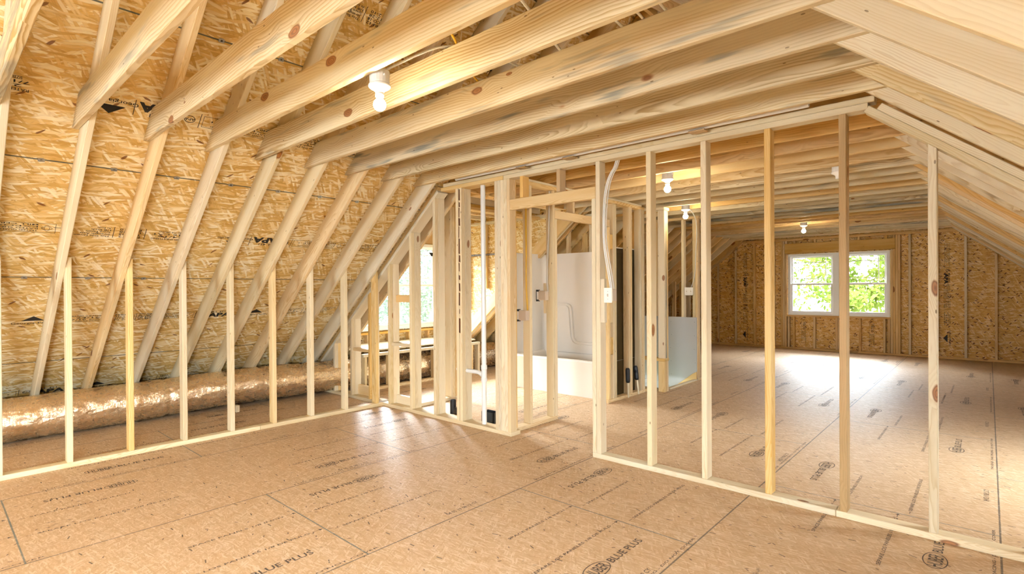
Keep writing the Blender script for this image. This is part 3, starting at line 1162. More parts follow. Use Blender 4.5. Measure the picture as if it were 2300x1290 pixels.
# ================================================================== PARTITION
bar('sill_plate', M['spf'], (-6.95, YP, 0), (-3.207, YP+D6, T), 'wide bottom plate under the bathroom side of the partition', 'plate', 'partition plates')
bar('sill_plate', M['pale'], (-2.335, YP, 0), (-.665, YP+D4, T), 'bottom plate from the doorway to the brown stud', 'plate', 'partition plates')
bar('sill_plate', M['spf'], (-.663, YP, 0), (2.3, YP+D4, T), 'bottom plate running from the brown stud toward the low eave', 'plate', 'partition plates')
ZT = 2.378
bar('top_plate', M['warm'], (-4.15, YP, ZT), (-3.285, YP+D6, ZT+T), 'lower top plate over the bathroom end of the partition', 'plate', 'partition top plates')
bar('top_plate', M['pale'], (-3.283, YP, ZT), (-.50, YP+D4, ZT+T), 'lower top plate over the doorway and open studs', 'plate', 'partition top plates')
bar('top_plate', M['pale'], (-4.12, YP+.005, ZT+T+.0015), (-.47, YP+D4+.003, ZT+2*T), 'upper top plate capping the whole partition', 'plate', 'partition top plates')


def slope_plate(c, left, y0, y1, x0, x1, mat, label, vt=T/CF):
    if left:
        ex = Vector((CF, 0, CF*SL)); ey = Vector((-CF*SL, 0, CF)); z = lambda x: SL*x+c
    else:
        ex = Vector((CF, 0, -CF*SL)); ey = Vector((CF*SL, 0, CF)); z = lambda x: c-SL*x
    o0 = Vector((x0, y1, z(x0)))
    L = (x1-x0)/CF
    lumber('sloping_plate', mat, o0, ex, ey, [(0, 0), (L, 0), (L, T), (0, T)], y1-y0, label, 'plate', 'sloping plates of the partition')


V1 = T/CF+.0012
slope_plate(CL-.005, True, YP, YP+D6, -6.95, -4.19, M['pale'], 'under layer of the sloping plate above the bathroom studs')
slope_plate(CL-.005+V1, True, YP, YP+D6, -6.95, -4.19, M['warm'], 'upper layer of the sloping plate above the bathroom studs')
slope_plate(1.936, False, YP, YP+D4, -.52, 2.28, M['pale'], 'under layer of the sloping plate falling past the last open stud')
slope_plate(1.936+V1, False, YP, YP+D4, -.46, 2.38, M['pale'], 'upper layer of the sloping plate falling past the last open stud')

# paired studs on the bathroom side
for i, xl in enumerate((-6.285, -5.885, -5.485, -5.085, -4.685, -4.285, -3.885)):
    n_ = 6-i
    where = ORD[n_+1] if n_ else 'nearest'
    lab = 'stud in the bathroom side of the partition, room face, %s from the corner post' % ORD[n_]
    stud('wall_stud', M[['spf', 'spf', 'warm', 'spf', 'spf', 'spf', 'brown'][i] if i < 6 else 'spf'], xl, xl+T, YP, YP+.050, T, ZT, lab, 'room face studs of the bathroom partition', cut=(SL, CL-.005))
    lab = 'stud in the bathroom side of the partition, bath face, %s from the corner post' % ORD[n_]
    stud('wall_stud', M[['warm', 'spf', 'spf', 'spf', 'spf', 'spf', 'spf'][i]], xl, xl+T, YP+.052, YP+D6, T, ZT, lab, 'bath face studs of the bathroom partition', cut=(SL, CL-.005))
stud('wall_stud', M['spf'], -3.93, -3.893, YP, YP+D4, T, ZT, 'thin pale stud doubled against the bark edged partition stud')
# bark strip on that stud's edge
bm = bmesh.new()
rnd = random.Random(5)
z = 0
yb = YP-.0012
zz = 2.37
while zz > .9:
    h_ = rnd.uniform(.05, .16)
    w0 = rnd.uniform(.010, .020)
    x0 = -3.876+rnd.uniform(-.003, .004)
    vs = [bm.verts.new((x0-w0/2+rnd.uniform(-.003, .003), yb, zz)), bm.verts.new((x0+w0/2, yb, zz-.005)), bm.verts.new((x0+w0/2+rnd.uniform(-.004, .003), yb, zz-h_)), bm.verts.new((x0-w0/2, yb, zz-h_+.006))]
    e = bmesh.ops.extrude_face_region(bm, geom=[bm.faces.new(vs)])
    bmesh.ops.translate(bm, verts=[v for v in e['geom'] if isinstance(v, bmesh.types.BMVert)], vec=(0, .002, 0))
    zz -= h_+(rnd.uniform(0, .015) if zz > 1.7 else rnd.uniform(.01, .05))
M['barkstrip'] = plain('dark_bark', '5c3114', .8, noise=.6, nscale=60)
bpy.context.view_layer.update()
bst = next(o for o in COL.objects if o.get('label', '').startswith('stud in the bathroom side of the partition, room face, first'))
bo = bm_to('bark_edge', bm, M['barkstrip'])
bo.parent = bst
bo.matrix_parent_inverse = bst.matrix_world.inverted()

# corner post, five boards
for i in range(5):
    x = -3.397+i*.0382
    stud('corner_post_stud', M[['spf', 'pale', 'spf', 'pale', 'warm'][i]], x, x+T-.0012, YP, YP+D4, T, ZT,
         ['board of the partition corner post farthest from the doorway', 'second board of the partition corner post from the bathroom', 'middle board of the five ply partition corner post',
          'fourth board of the partition corner post from the bathroom', 'knotty board of the corner post facing the doorway'][i], 'boards of the partition corner post')
# doorway
bar('door_header', M['warm'], (-3.206, YP, 2.085), (-2.297, YP+T, 2.182), 'flat header board across the framed doorway', 'header')
stud('cripple_stud', M['gold'], -3.085, -3.047, YP, YP+D4, 2.184, ZT, 'short stud above the doorway header by the corner post', 'cripples above the doorway', cat='stud')
stud('cripple_stud', M['brown'], -2.680, -2.642, YP, YP+D4, 2.184, ZT, 'dark short stud above the middle of the doorway header', 'cripples above the doorway', cat='stud')
stud('trimmer_stud', M['pale'], -2.335, -2.298, YP, YP+D4, T, 2.085, 'trimmer stud under the free end of the doorway header')
stud('king_stud', M['spf'], -2.296, -2.258, YP, YP+D4, T, ZT, 'full height stud beside the doorway carrying the switch')
for k, (mt, lab) in enumerate((('spf', 'open partition stud with a bark edged side, first past the switch'), ('spf', 'pale open partition stud, second past the switch'),
                               ('warm', 'yellowish open partition stud, third past the switch'), ('brown', 'aged brown open partition stud standing out from the others'),
                               ('pale', 'whitish open partition stud under the sloping plate'), ('spf', 'shortest open partition stud next to the low eave'))):
    x = -1.8625+k*S
    if k < 4:
        stud('wall_stud', M[mt], x, x+T, YP, YP+D4, T, ZT, lab, 'open studs of the partition')
    else:
        stud('wall_stud', M[mt], x, x+T, YP, YP+D4, T, ZT, lab, 'open studs of the partition', cut=(-SL, 1.936))
# scab and switch
sc_ = bar('nailer_block', M['pale'], (-2.256, YP, 1.09), (-2.219, YP+T, 1.44), 'short nailer block fixed to the doorway stud behind the switch', 'block')


def switch_plate(name, x, y, z, w, h, gangs, label, axis='y', boxd=.06):
    root = empty(name, (x, y, z))
    tag(root, label, 'switch')
    bm = bmesh.new()
    add_box(bm, (0, -.008, 0), (w, 0, h))
    bev(bm, .003, 2)
    bm_to('cover_plate', bm, M['plate'], root)
    bm = bmesh.new()
    add_box(bm, (w*.1+.012, 0, .012), (w*.9+.012, boxd, h-.012))
    bev(bm, .003)
    bm_to('switch_box', bm, M['box'], root)
    for g_ in range(gangs):
        cx = w*(g_+.5)/gangs
        bm = bmesh.new()
        add_box(bm, (cx-.005, -.0095, h/2-.012), (cx+.005, -.007, h/2+.012))
        add_box(bm, (cx-.003, -.017, h/2-.002), (cx+.003, -.009, h/2+.008))
        bm_to('toggle', bm, M['box'], root)
        bm = bmesh.new()
        for dz in (-.03, .03):
            add_lathe(bm, [(.003, 0), (.003, .0015)], 8, c=(0, 0, 0))
            for v in bm.verts[-16:] if False else []:
                pass
        bm.free()
        bm = bmesh.new()
        for dz in (-.03, .03):
            add_box(bm, (cx-.0025, -.0092, h/2+dz-.0025), (cx+.0025, -.0075, h/2+dz+.0025))
        bm_to('screw', bm, M['steel'], root)
    return root


switch_plate('light_switch', -2.219, YP-.002, 1.25, .072, .117, 1, 'white single light switch on the doorway stud')
switch_plate('light_switch', -3.30, 7.80-.014, 1.25, .125, .117, 2, 'white double light switch above the gypsum stair wall', boxd=.01)
tube('electric_cable', [(-2.175, YP+.02, 1.36), (-2.19, YP+.02, 1.45), (-2.215, YP+.01, 1.60), (-2.235, YP+.012, 1.75), (-2.238, YP+.02, 1.95), (-2.235, YP+.03, 2.1), (-2.21, YP+.045, 2.25), (-2.165, YP+.11, 2.36), (-2.15, YP+.12, 2.55)], .0052, M['romex_w'],
     label='white electric cable rising from the doorway switch, nearest the stud', cat='cable', group='cables of the doorway switch')
tube('electric_cable', [(-2.163, YP+.02, 1.36), (-2.175, YP+.02, 1.45), (-2.200, YP+.01, 1.60), (-2.222, YP+.008, 1.75), (-2.224, YP+.018, 1.95), (-2.221, YP+.03, 2.1), (-2.195, YP+.045, 2.25), (-2.15, YP+.11, 2.36), (-2.135, YP+.12, 2.55)], .0052, M['romex_w'],
     label='white electric cable rising from the doorway switch, middle strand', cat='cable', group='cables of the doorway switch')
tube('electric_cable', [(-2.150, YP+.03, 1.36), (-2.165, YP+.03, 1.45), (-2.187, YP+.02, 1.60), (-2.208, YP+.01, 1.75), (-2.211, YP+.02, 1.95), (-2.207, YP+.04, 2.1), (-2.185, YP+.055, 2.25), (-2.135, YP+.11, 2.36), (-2.120, YP+.12, 2.55)], .0052, M['romex_g'],
     label='greyish electric cable rising from the doorway switch, outer strand', cat='cable', group='cables of the doorway switch')

# blocks and pieces between the bathroom studs
bar('blocking_board', M['spf'], (-5.045, YP+.02, .715), (-4.687, YP+.11, .752), 'flat blocking between two bathroom partition studs at knee height', 'block', 'blocking in the bathroom partition')
bar('blocking_board', M['warm'], (-5.845, YP+.02, .595), (-5.487, YP+.11, .632), 'lower flat blocking near the sloping end of the bathroom partition', 'block', 'blocking in the bathroom partition')
bar('blocking_board', M['spf'], (-5.045, YP+.09, T), (-4.687, YP+.13, .135), 'low blocking resting on the plate between bathroom partition studs', 'block', 'blocking in the bathroom partition')
bar('blocking_board', M['warm'], (-5.845, YP+.09, T), (-5.487, YP+.13, .16), 'low blocking on the plate by the sloping partition end', 'block', 'blocking in the bathroom partition')
bar('blocking_board', M['gold'], (-5.045, YP+.09, 1.215), (-4.687, YP+.125, 1.30), 'golden scrap board high between bathroom partition studs', 'block', 'blocking in the bathroom partition')
bar('nail_guard', M['brown'], (-4.325, YP+.06, 1.235), (-4.287, YP+.09, 1.325), 'small dark scrap on the side of a bathroom partition stud', 'block')

# plumbing
PX, PY = -3.612, YP+.072
v = empty('vent_pipe', (PX, PY, 0))
tag(v, 'white plastic vent pipe standing in the bathroom partition', 'pipe')
bm = bmesh.new(); add_lathe(bm, [(.024, T), (.024, .475)], 20); bm_to('lower_pipe', bm, M['pvc'], v, smooth=False)
bm = bmesh.new(); add_lathe(bm, [(.024, .60), (.024, ZT)], 20); bm_to('upper_pipe', bm, M['pvc'], v)
bm = bmesh.new()
add_lathe(bm, [(.0305, .455), (.031, .49), (.027, .495), (.027, .575), (.031, .58), (.0305, .615)], 20)
bm_to('tee_fitting', bm, M['pvc'], v)
tb = tube('branch_arm', [(0, 0, .50), (-.05, .0, .535), (-.10, 0, .54), (-.20, 0, .54), (-.34, 0, .54), (-.375, 0, .54), (-.39, .03, .54), (-.39, .09, .54)], .021, M['pvc'], parent=v)
bm = bmesh.new()
add_box(bm, (-3.846, YP+D6-.002, 1.695), (-3.398, YP+D6, 1.713))
o = bm_to('pipe_strap', bm, M['darksteel'])
tag(o, 'perforated metal strap tying the vent pipe between two studs', 'strap')
bm = bmesh.new()
for i in range(26):
    add_lathe(bm, [(.0035, 0), (.0035, .001)], 6, c=(0, 0, 0))
    for w_ in bm.verts[-12:] if False else []:
        pass
bm.free()
bm = bmesh.new()
for i in range(30):
    cx = -3.84+i*.0148
    add_box(bm, (cx, YP+D6-.0035, 1.7005), (cx+.006, YP+D6-.0022, 1.7075))
bm_to('hole', bm, M['plate'], o)
bm = bmesh.new()
add_box(bm, (-3.80, 3.93, 0), (-3.795, 4.03, .11)); add_box(bm, (-3.64, 3.93, 0), (-3.635, 4.03, .11))
add_box(bm, (-3.80, 3.93, 0), (-3.635, 3.934, .11)); add_box(bm, (-3.80, 4.026, 0), (-3.635, 4.03, .11))
o = bm_to('floor_register_boot', bm, M['darksteel'])
tag(o, 'dark metal duct boot in the floor behind the vent pipe', 'vent')
o = empty('drain_stub', (-4.285, 3.985, 0))
tag(o, 'black plastic drain stub rising from the bathroom floor', 'pipe')
bm = bmesh.new(); add_lathe(bm, [(.034, 0), (.034, .15), (.028, .15), (.028, .02)], 18); bm_to('pipe_riser', bm, M['black'], o)
bm = bmesh.new(); add_box(bm, (.03, -.03, 0), (.10, .03, .075)); bev(bm, .01, 2); bm_to('side_fitting', bm, M['black'], o)
# pipe lying over the partition plates
tube('overhead_pipe', [(-3.85, YP-.065, 2.456), (-2.4, YP-.064, 2.456), (-.78, YP-.064, 2.457)], .018, M['pvc'], label='white plastic pipe running along above the partition', cat='pipe')
for i_, (xa_, lab_) in enumerate(((-3.05, 'small wood scrap over the corner post, under the overhead pipe'), (-2.55, 'small wood scrap over the doorway, under the overhead pipe'), (-1.5, 'small wood scrap over the open studs, under the overhead pipe'))):
    bar('wood_spacer', M['brown'], (xa_, YP-.10, 2.425), (xa_+.11, YP-.03, 2.4365), lab_, 'block', 'scraps over the partition')

# ================================================================== HALL SIDE WALL (bathroom wall along the hall)
HX1 = -3.275
HX0 = HX1-D4
bar('sill_plate', M['warm'], (HX0, YP+D6, 0), (HX1, 4.536, T), 'short bottom plate of the hall wall before the bathroom door', 'plate', 'hall wall plates')
bar('sill_plate', M['warm'], (HX0, 5.54, 0), (HX1, 6.475, T), 'bottom plate of the hall wall past the bathroom door', 'plate', 'hall wall plates')
bar('top_plate', M['warm'], (HX0, YP+D6, ZT), (HX1, 6.475, ZT+T), 'lower top plate of the hall wall', 'plate', 'hall wall plates')
bar('top_plate', M['pale'], (HX0, YP+D6-.04, ZT+T), (HX1, 6.40, ZT+2*T-.016), 'upper top plate of the hall wall', 'plate', 'hall wall plates')


def hstud(y, mt, lab, z0=T, z1=ZT, grp='studs of the hall wall', nm='wall_stud', x0=HX0, x1=HX1):
    return stud(nm, M[mt], x0, x1, y, y+T, z0, z1, lab, grp)


hstud(YP+D6+.002, 'gold', 'hall wall stud tucked behind the corner post')
hstud(4.08, 'spf', 'hall wall stud holding the yellow cable and outlet box')
hstud(4.46, 'spf', 'hall wall stud holding the grey cable and switch box')
hstud(4.499, 'spf', 'trimmer stud at the near jamb of the bathroom door', z1=2.087)
hstud(5.565, 'warm', 'trimmer stud at the far jamb of the bathroom door', z1=2.087)
bar('door_header', M['warm'], (HX1-T, 4.50, 2.089), (HX1, 5.60, 2.176), 'flat header board across the bathroom door opening', 'header')
hstud(4.83, 'spf', 'short stud above the bathroom door header', z0=2.178, grp=None, nm='cripple_stud')
hstud(5.672, 'spf', 'double stud past the bathroom door, nearer board')
hstud(5.711, 'spf', 'double stud past the bathroom door, farther board')
hstud(6.06, 'warm', 'yellow stud between the bathroom door and hall corner, nearer board')
hstud(6.098, 'warm', 'yellow stud between the bathroom door and hall corner, farther board')
for i in range(3):
    hstud(6.352+i*.0385, ['spf', 'warm', 'spf'][i], 'board of the hall corner post beside the stair opening, %s' % ['nearest', 'middle', 'farthest'][i], grp='boards of the hall corner post')
bar('blocking_board', M['gold'], (HX1-.045, 5.605, .57), (HX1-.005, 5.670, .775), 'golden block low beside the tub wall studs', 'block', 'golden blocks by the tub')
bar('blocking_board', M['gold'], (HX1-.045, 5.605, 1.83), (HX1-.005, 5.670, 2.005), 'golden block high beside the tub wall studs', 'block', 'golden blocks by the tub')
bar('blocking_board', M['warm'], (HX1-.045, 5.605, .95), (HX1-.005, 5.670, 1.35), 'tall block beside the tub wall studs at switch height', 'block', 'golden blocks by the tub')


def gang_box(x, y, z, label):
    root = empty('electrical_box', (x, y, z))
    tag(root, label, 'electrical box')
    bm = bmesh.new()
    add_box(bm, (.02, -.058, 0), (.115, -.001, .098))
    bev(bm, .004)
    bm_to('box_body', bm, M['box'], root)
    bm = bmesh.new()
    add_box(bm, (-.004, -.062, -.012), (.0, .0, -.004)); add_box(bm, (-.004, -.062, .102), (.0, .0, .110))
    add_box(bm, (-.004, -.062, -.004), (.0, -.056, .102))
    add_box(bm, (-.004, -.062, .09), (.03, -.056, .104)); add_box(bm, (-.004, -.062, -.006), (.03, -.056, .008))
    bm_to('mounting_flange', bm, M['darksteel'], root)
    return root


gang_box(-3.395, 4.08, 1.052, 'beige outlet box on the hall wall stud with yellow cable')
gang_box(-3.445, 4.46, 1.242, 'beige switch box on the hall wall stud with grey cable')
bar('nailer_block', M['spf'], (-3.402, 4.462, 1.105), (-3.366, 4.498, 1.42), 'short nailer beside the grey cable switch box', 'block')
tube('electric_cable', [(-3.30, 4.074, 1.14), (-3.305, 4.07, 1.25), (-3.315, 4.068, 1.45), (-3.308, 4.068, 1.75), (-3.312, 4.068, 2.1), (-3.31, 4.07, 2.37)], .0085, M['romex_y'], label='yellow electric cable running down a hall wall stud', cat='cable')
tube('electric_cable', [(-3.335, 4.45, 1.33), (-3.345, 4.45, 1.45), (-3.335, 4.448, 1.7), (-3.318, 4.448, 1.95), (-3.312, 4.448, 2.2), (-3.31, 4.45, 2.37)], .009, M['romex_g'], label='grey electric cable running down the stud by the bathroom door', cat='cable')

# ================================================================== TUB
TX0, TX1, TY0, TY1 = -4.90, -3.372, 5.655, 6.455
def build_tub():
    root = empty('bathtub', (TX0, TY0, 0))
    tag(root, 'white one piece bathtub with tall moulded surround in the framed bathroom', 'bathtub')
    W_, D_ = TX1-TX0, TY1-TY0
    bm = bmesh.new()
    # apron and hollow basin
    H = .455
    o_ = [(0, 0), (W_, 0), (W_, D_), (0, D_)]
    i_ = [(.09, .075), (W_-.09, .075), (W_-.09, D_-.07), (.09, D_-.07)]
    b_ = [(.20, .15), (W_-.16, .15), (W_-.16, D_-.14), (.20, D_-.14)]
    vo = [bm.verts.new((x, y, 0.001)) for x, y in o_]
    vt = [bm.verts.new((x, y, H)) for x, y in o_]
    vi = [bm.verts.new((x, y, H)) for x, y in i_]
    vb = [bm.verts.new((x, y, .09)) for x, y in b_]
    for i in range(4):
        j = (i+1) % 4
        bm.faces.new((vo[i], vo[j], vt[j], vt[i]))
        bm.faces.new((vt[i], vt[j], vi[j], vi[i]))
        bm.faces.new((vi[i], vi[j], vb[j], vb[i]))
    bm.faces.new(vb)
    bm.faces.new(vo[::-1])
    bmesh.ops.bevel(bm, geom=[e for e in bm.edges if all(v.co.z > .05 for v in e.verts)], offset=.02, segments=3, affect='EDGES')
    bm_to('tub', bm, M['fiberglass'], root, smooth=False)
    # surround: U plan extruded, rounded inner corners
    zt = 1.86
    t = .03
    r = .09
    inner = [(t, .02)]
    for k in range(7):
        a = PI+(-PI/2)*k/6
        inner.append((t+r+r*math.cos(a), D_-t-r+r*math.sin(a)))
    for k in range(7):
        a = PI/2-(PI/2)*k/6
        inner.append((W_-t-r+r*math.cos(a), D_-t-r+r*math.sin(a)))
    inner.append((W_-t, .02))
    outer = [(W_-.008, .02), (W_-.008, D_), (0, D_), (0, .02)]
    bm = bmesh.new()
    add_prism(bm, inner+outer, H-.01, zt)
    bm_to('surround_wall', bm, M['fiberglass'], root)
    bm = bmesh.new()
    lip_in = [(x+(.0 if x > .1 else .0), y) for x, y in inner]
    add_prism(bm, [(.0, -.002)]+inner[1:-1]+[(W_, -.002), (W_, D_+.03), (-.03, D_+.03), (-.03, -.002)], zt, zt+.012)
    bm_to('flange', bm, M['fiberglass'], root)
    # moulded stepped ledge on the back wall
    def rounded(pts, rad):
        out = []
        n = len(pts)
        for i in range(n):
            p0, p1, p2 = Vector(pts[i-1]), Vector(pts[i]), Vector(pts[(i+1) % n])
            a = (p0-p1).normalized(); b = (p2-p1).normalized()
            if rad[i] < .01:
                out.append(tuple(p1))
                continue
            for k in range(7):
                q = k/6
                s1 = p1+a*rad[i]; s2 = p1+b*rad[i]
                out.append(tuple((1-q)**2*s1+2*q*(1-q)*p1+q*q*s2))
        return out
    xs = lambda x: x-TX0
    pts = [(.05, H-.01), (xs(-3.45), H-.01), (xs(-3.45), .60), (xs(-4.33), .60), (xs(-4.37), 1.145), (.05, 1.145)]
    poly = rounded(pts, [.001, .001, .001, .10, .10, .001])
    bm = bmesh.new()
    add_prism(bm, poly, 0, .075)
    bmesh.ops.recalc_face_normals(bm, faces=bm.faces)
    top = [e for e in bm.edges if all(abs(v.co.z-.075) < 1e-5 for v in e.verts)]
    bmesh.ops.bevel(bm, geom=top, offset=.03, segments=4, affect='EDGES')
    mw = Matrix(((1, 0, 0), (0, 0, 1), (0, -1, 0))).transposed().to_4x4()
    mw = Matrix(((1, 0, 0, 0), (0, 0, -1, D_-t+.002), (0, 1, 0, 0), (0, 0, 0, 1)))
    bm_to('moulded_ledge', bm, M['fiberglass'], root, mw)
    # raw brown outer shell at the hall end
    bm = bmesh.new()
    add_box(bm, (W_-.007, .0, .46), (W_+.0, D_-.01, zt-.002))
    bm_to('outer_shell', bm, M['fibre_back'], root)
    bm = bmesh.new()
    add_box(bm, (W_+.0005, .002, .002), (W_+.004, D_-.012, .458))
    bm_to('outer_shell', bm, M['fibre_back'], root)
    bm = bmesh.new()
    add_box(bm, (W_+.0, .0, zt-.06), (W_+.006, D_-.01, zt-.002))
    bm_to('rough_rim', bm, M['fibre_back'], root)


build_tub()
# head wall behind the tub
bar('top_plate', M['pale'], (-4.98, 6.475, ZT), (-3.28, 6.564, ZT+T), 'top plate of the wall behind the bathtub', 'plate')
for i, x in enumerate((-4.90, -4.52, -4.13, -3.78, -3.46)):
    stud('wall_stud', M[['spf', 'warm', 'spf', 'spf', 'warm'][i]], x, x+T, 6.485, 6.574-.012, T, ZT, 'stud of the wall behind the bathtub, %s from the hall corner' % ORD[4-i], 'studs behind the bathtub')
bar('sill_plate', M['warm'], (-4.98, 6.475, 0), (-3.28, 6.564, T), 'bottom plate of the wall behind the bathtub', 'plate')
stud('short_stud', M['warm'], -4.32, -4.282, 6.60, 6.69, T, 2.16, 'short free topped stud standing behind the bathtub wall')

# interior wall between tub and dormer
bar('sill_plate', M['spf'], (-4.95, YP+D6+.001, 0), (-4.81, 4.56, T), 'bottom plate of the inner bathroom wall', 'plate')
for i in range(3):
    stud('wall_stud', M[['spf', 'spf', 'warm'][i]], -4.95, -4.81, 4.44+i*.0385, 4.44+i*.0385+T, T, ZT, 'wide board of the inner bathroom post, %s' % ['nearest', 'middle', 'farthest'][i], 'boards of the inner bathroom post')
bar('top_plate', M['warm'], (-4.95, YP+D6+.001, ZT), (-4.81, 6.24, ZT+T), 'top plate of the inner bathroom wall', 'plate')
stud('wall_stud', M['spf'], -4.95, -4.81, 5.56, 5.598, T, ZT, 'lone stud of the inner bathroom wall beside the bathtub end')

# ================================================================== DORMER FRAMING
for i in range(7):
    x = -4.45-i*.365
    bar('dormer_joist', M[pick(i, ['warm', 'spf', 'gold'])], (x-T, 3.99, 2.46), (x, 6.25, 2.64), 'dormer ceiling joist running toward the far side wall, %s from the bathroom' % ORD[i], 'joist', 'dormer ceiling joists')
bar('top_plate', M['pale'], (-6.99, 6.30, 2.42), (-4.2, 6.389, 2.458), 'top plate of the dormer side wall', 'plate', 'dormer plates')
for i in range(6):
    x = -6.85+i*.4064
    zb = zl(x+T)+.18+.05
    if zb < 2.3:
        stud('dormer_stud', M[pick(i, ['spf', 'warm'])], x, x+T, 6.345, 6.394, max(zb, T)+.03, 2.419, 'dormer side wall stud above the sloping trimmer, %s from the window' % ORD[i], 'dormer side wall studs')
# front wall of the dormer
bar('window_header', M['gold'], (WX-.085, 4.25, 2.14), (WX-.045, 6.27, 2.33), 'golden header board over the dormer window', 'header')
bar('top_plate', M['warm'], (WX-.089, 4.0, 2.42), (WX, 6.29, 2.458), 'top plate above the dormer window', 'plate', 'dormer plates')
bar('sill_board', M['gold'], (WX-.089, 4.25, .66), (WX, 6.27, .698), 'rough sill board under the dormer window', 'sill')
bar('sill_plate', M['warm'], (WX-.085, 4.0, 0), (WX+.004, 6.25, T), 'bottom plate under the dormer window wall', 'plate', 'dormer plates')
for i, y in enumerate((4.30, 4.71, 5.11, 5.52, 5.93, 6.19)):
    bar('cripple_stud', M['warm'], (WX-.085, y, T+.001), (WX, y+T, .658), 'short stud under the dormer window, %s from the room' % ORD[i], 'stud', 'cripples under the dormer window')
for i, y in enumerate((4.02, 4.28, 6.20, 6.24)):
    bar('dormer_stud', M['warm'], (WX-.085, y, .70), (WX, y+T-.001, 2.138 if i in (1, 2, 3) else 2.419), 'full stud beside the dormer window, %s counting away from the partition' % ORD[i], 'stud', 'studs beside the dormer window')
# low wall in front of the duct
KX = -6.06
bar('sill_plate', M['warm'], (KX-D4, 4.02, 0), (KX, 6.25, T), 'bottom plate of the low dormer wall hiding the duct', 'plate', 'dormer plates')
bar('top_plate', M['pale'], (KX-D4, 4.02, .46), (KX, 6.25, .498), 'lit top plate of the low dormer wall over the duct', 'plate', 'dormer plates')
for i, y in enumerate((4.04, 4.44, 4.86, 5.26, 5.62, 6.05, 6.20)):
    bar('low_wall_stud', M[pick(i, ['warm', 'spf'])], (KX-D4, y, T), (KX, y+T, .459), 'short stud of the low dormer wall, %s from the partition' % ORD[i], 'stud', 'studs of the low dormer wall')
bar('ledge_board', M['pale'], (WX+.02, 4.05, .520), (KX-.1, 6.24, .539), 'wide pale ledge board under the dormer window', 'shelf')

# ================================================================== STAIR OPENING
o = empty('stair_wall_board', (0, SY1, 0))
tag(o, 'grey gypsum board lining the far side of the stair opening', 'wall board')
bm = bmesh.new(); add_box(bm, (-4.7, -.013, -2.4), (-3.125, 0, .925)); bm_to('board', bm, M['gypsum'], o)
bm = bmesh.new()
rnd = random.Random(9)
for i in range(5):
    for j in range(5):
        cx, cz = -3.16-.36*i+rnd.uniform(-.01, .01), .85-.2*j
        add_box(bm, (cx, -.0138, cz), (cx+.006, -.0128, cz+.006))
bm_to('screw', bm, M['darksteel'], o)
for i, (x0, x1) in enumerate(((-4.25, -4.21), (-3.86, -3.82), (-3.79, -3.752), (-3.36, -3.322), (-3.19, -3.152), (-3.15, -3.112))):
    stud('stair_wall_stud', M[['warm', 'spf', 'warm', 'spf', 'spf', 'warm'][i]], x0, x1, SY1+.001, SY1+D4, T, ZT-.002, 'stud behind the stair gypsum, %s from the open floor' % ORD[5-i], 'studs behind the stair gypsum')
bar('top_plate', M['warm'], (-4.7, SY1+.001, ZT), (-3.10, SY1+D4, ZT+T), 'top plate of the wall behind the stair opening', 'plate', 'stair wall plates')
bar('sill_plate', M['warm'], (-4.7, SY1+.001, 0), (-3.10, SY1+D4, T), 'bottom plate of the wall behind the stair opening', 'plate', 'stair wall plates')
bar('edge_board', M['pale'], (SX1-.05, SY0+.0, .001), (SX1, SY1-.02, .02), 'pale board edging the stair opening in the floor', 'board')
# stair post
for i in range(3):
    stud('stair_post_stud', M[['spf', 'grey', 'warm'][i]], HX1+.11, HX1+.198, 6.62+i*.0385, 6.62+i*.0385+T, .44, ZT, 'upper board of the stair corner post, %s' % ['nearest', 'middle', 'farthest'][i], 'boards of the stair corner post')
    stud('stair_post_stud', M[['warm', 'gold', 'warm'][i]], HX1+.11, HX1+.198, 6.62+i*.0385, 6.62+i*.0385+T, .0, .40, 'lower golden board of the stair corner post, %s' % ['nearest', 'middle', 'farthest'][i], 'boards of the stair corner post')
bar('rail_block', M['warm'], (-3.62, 6.612, .401), (-3.072, 6.74, .439), 'flat rail board running into the stair corner post', 'board')
bar('top_plate', M['spf'], (-3.28, 6.60, ZT), (-3.07, 6.76, ZT+T), 'top plate scrap over the stair corner post', 'plate')
lumber('stair_skirt', M['gold'], (-3.45, SY1-.016, -.2), (1, 0, 0), (0, 0, 1), [(0, -.1), (.33, -.1), (.33, .33), (.28, .30), (0, .08)], .03, 'small sloping skirt board in the corner of the stair opening', 'board')

# tools behind the hall studs
def tool(x, y, tilt, label):
    root = empty('hand_tool', mw=Matrix.Translation((x, y, 0)) @ Matrix.Rotation(tilt, 4, 'Y'))
    tag(root, label, 'tool', 'black headed tools behind the hall studs')
    bm = bmesh.new(); add_lathe(bm, [(.010, .02), (.011, .10), (.012, .22)], 12); bm_to('shaft', bm, M['pale'], root)
    bm = bmesh.new(); add_lathe(bm, [(.020, .20), (.026, .22), (.027, .36), (.018, .38)], 14); bm_to('grip', bm, M['black'], root)


tool(-3.225, 5.93, -.02, 'black headed tool standing upright between hall wall studs')
tool(-3.225, 6.20, -.13, 'black headed tool leaning between hall wall studs')

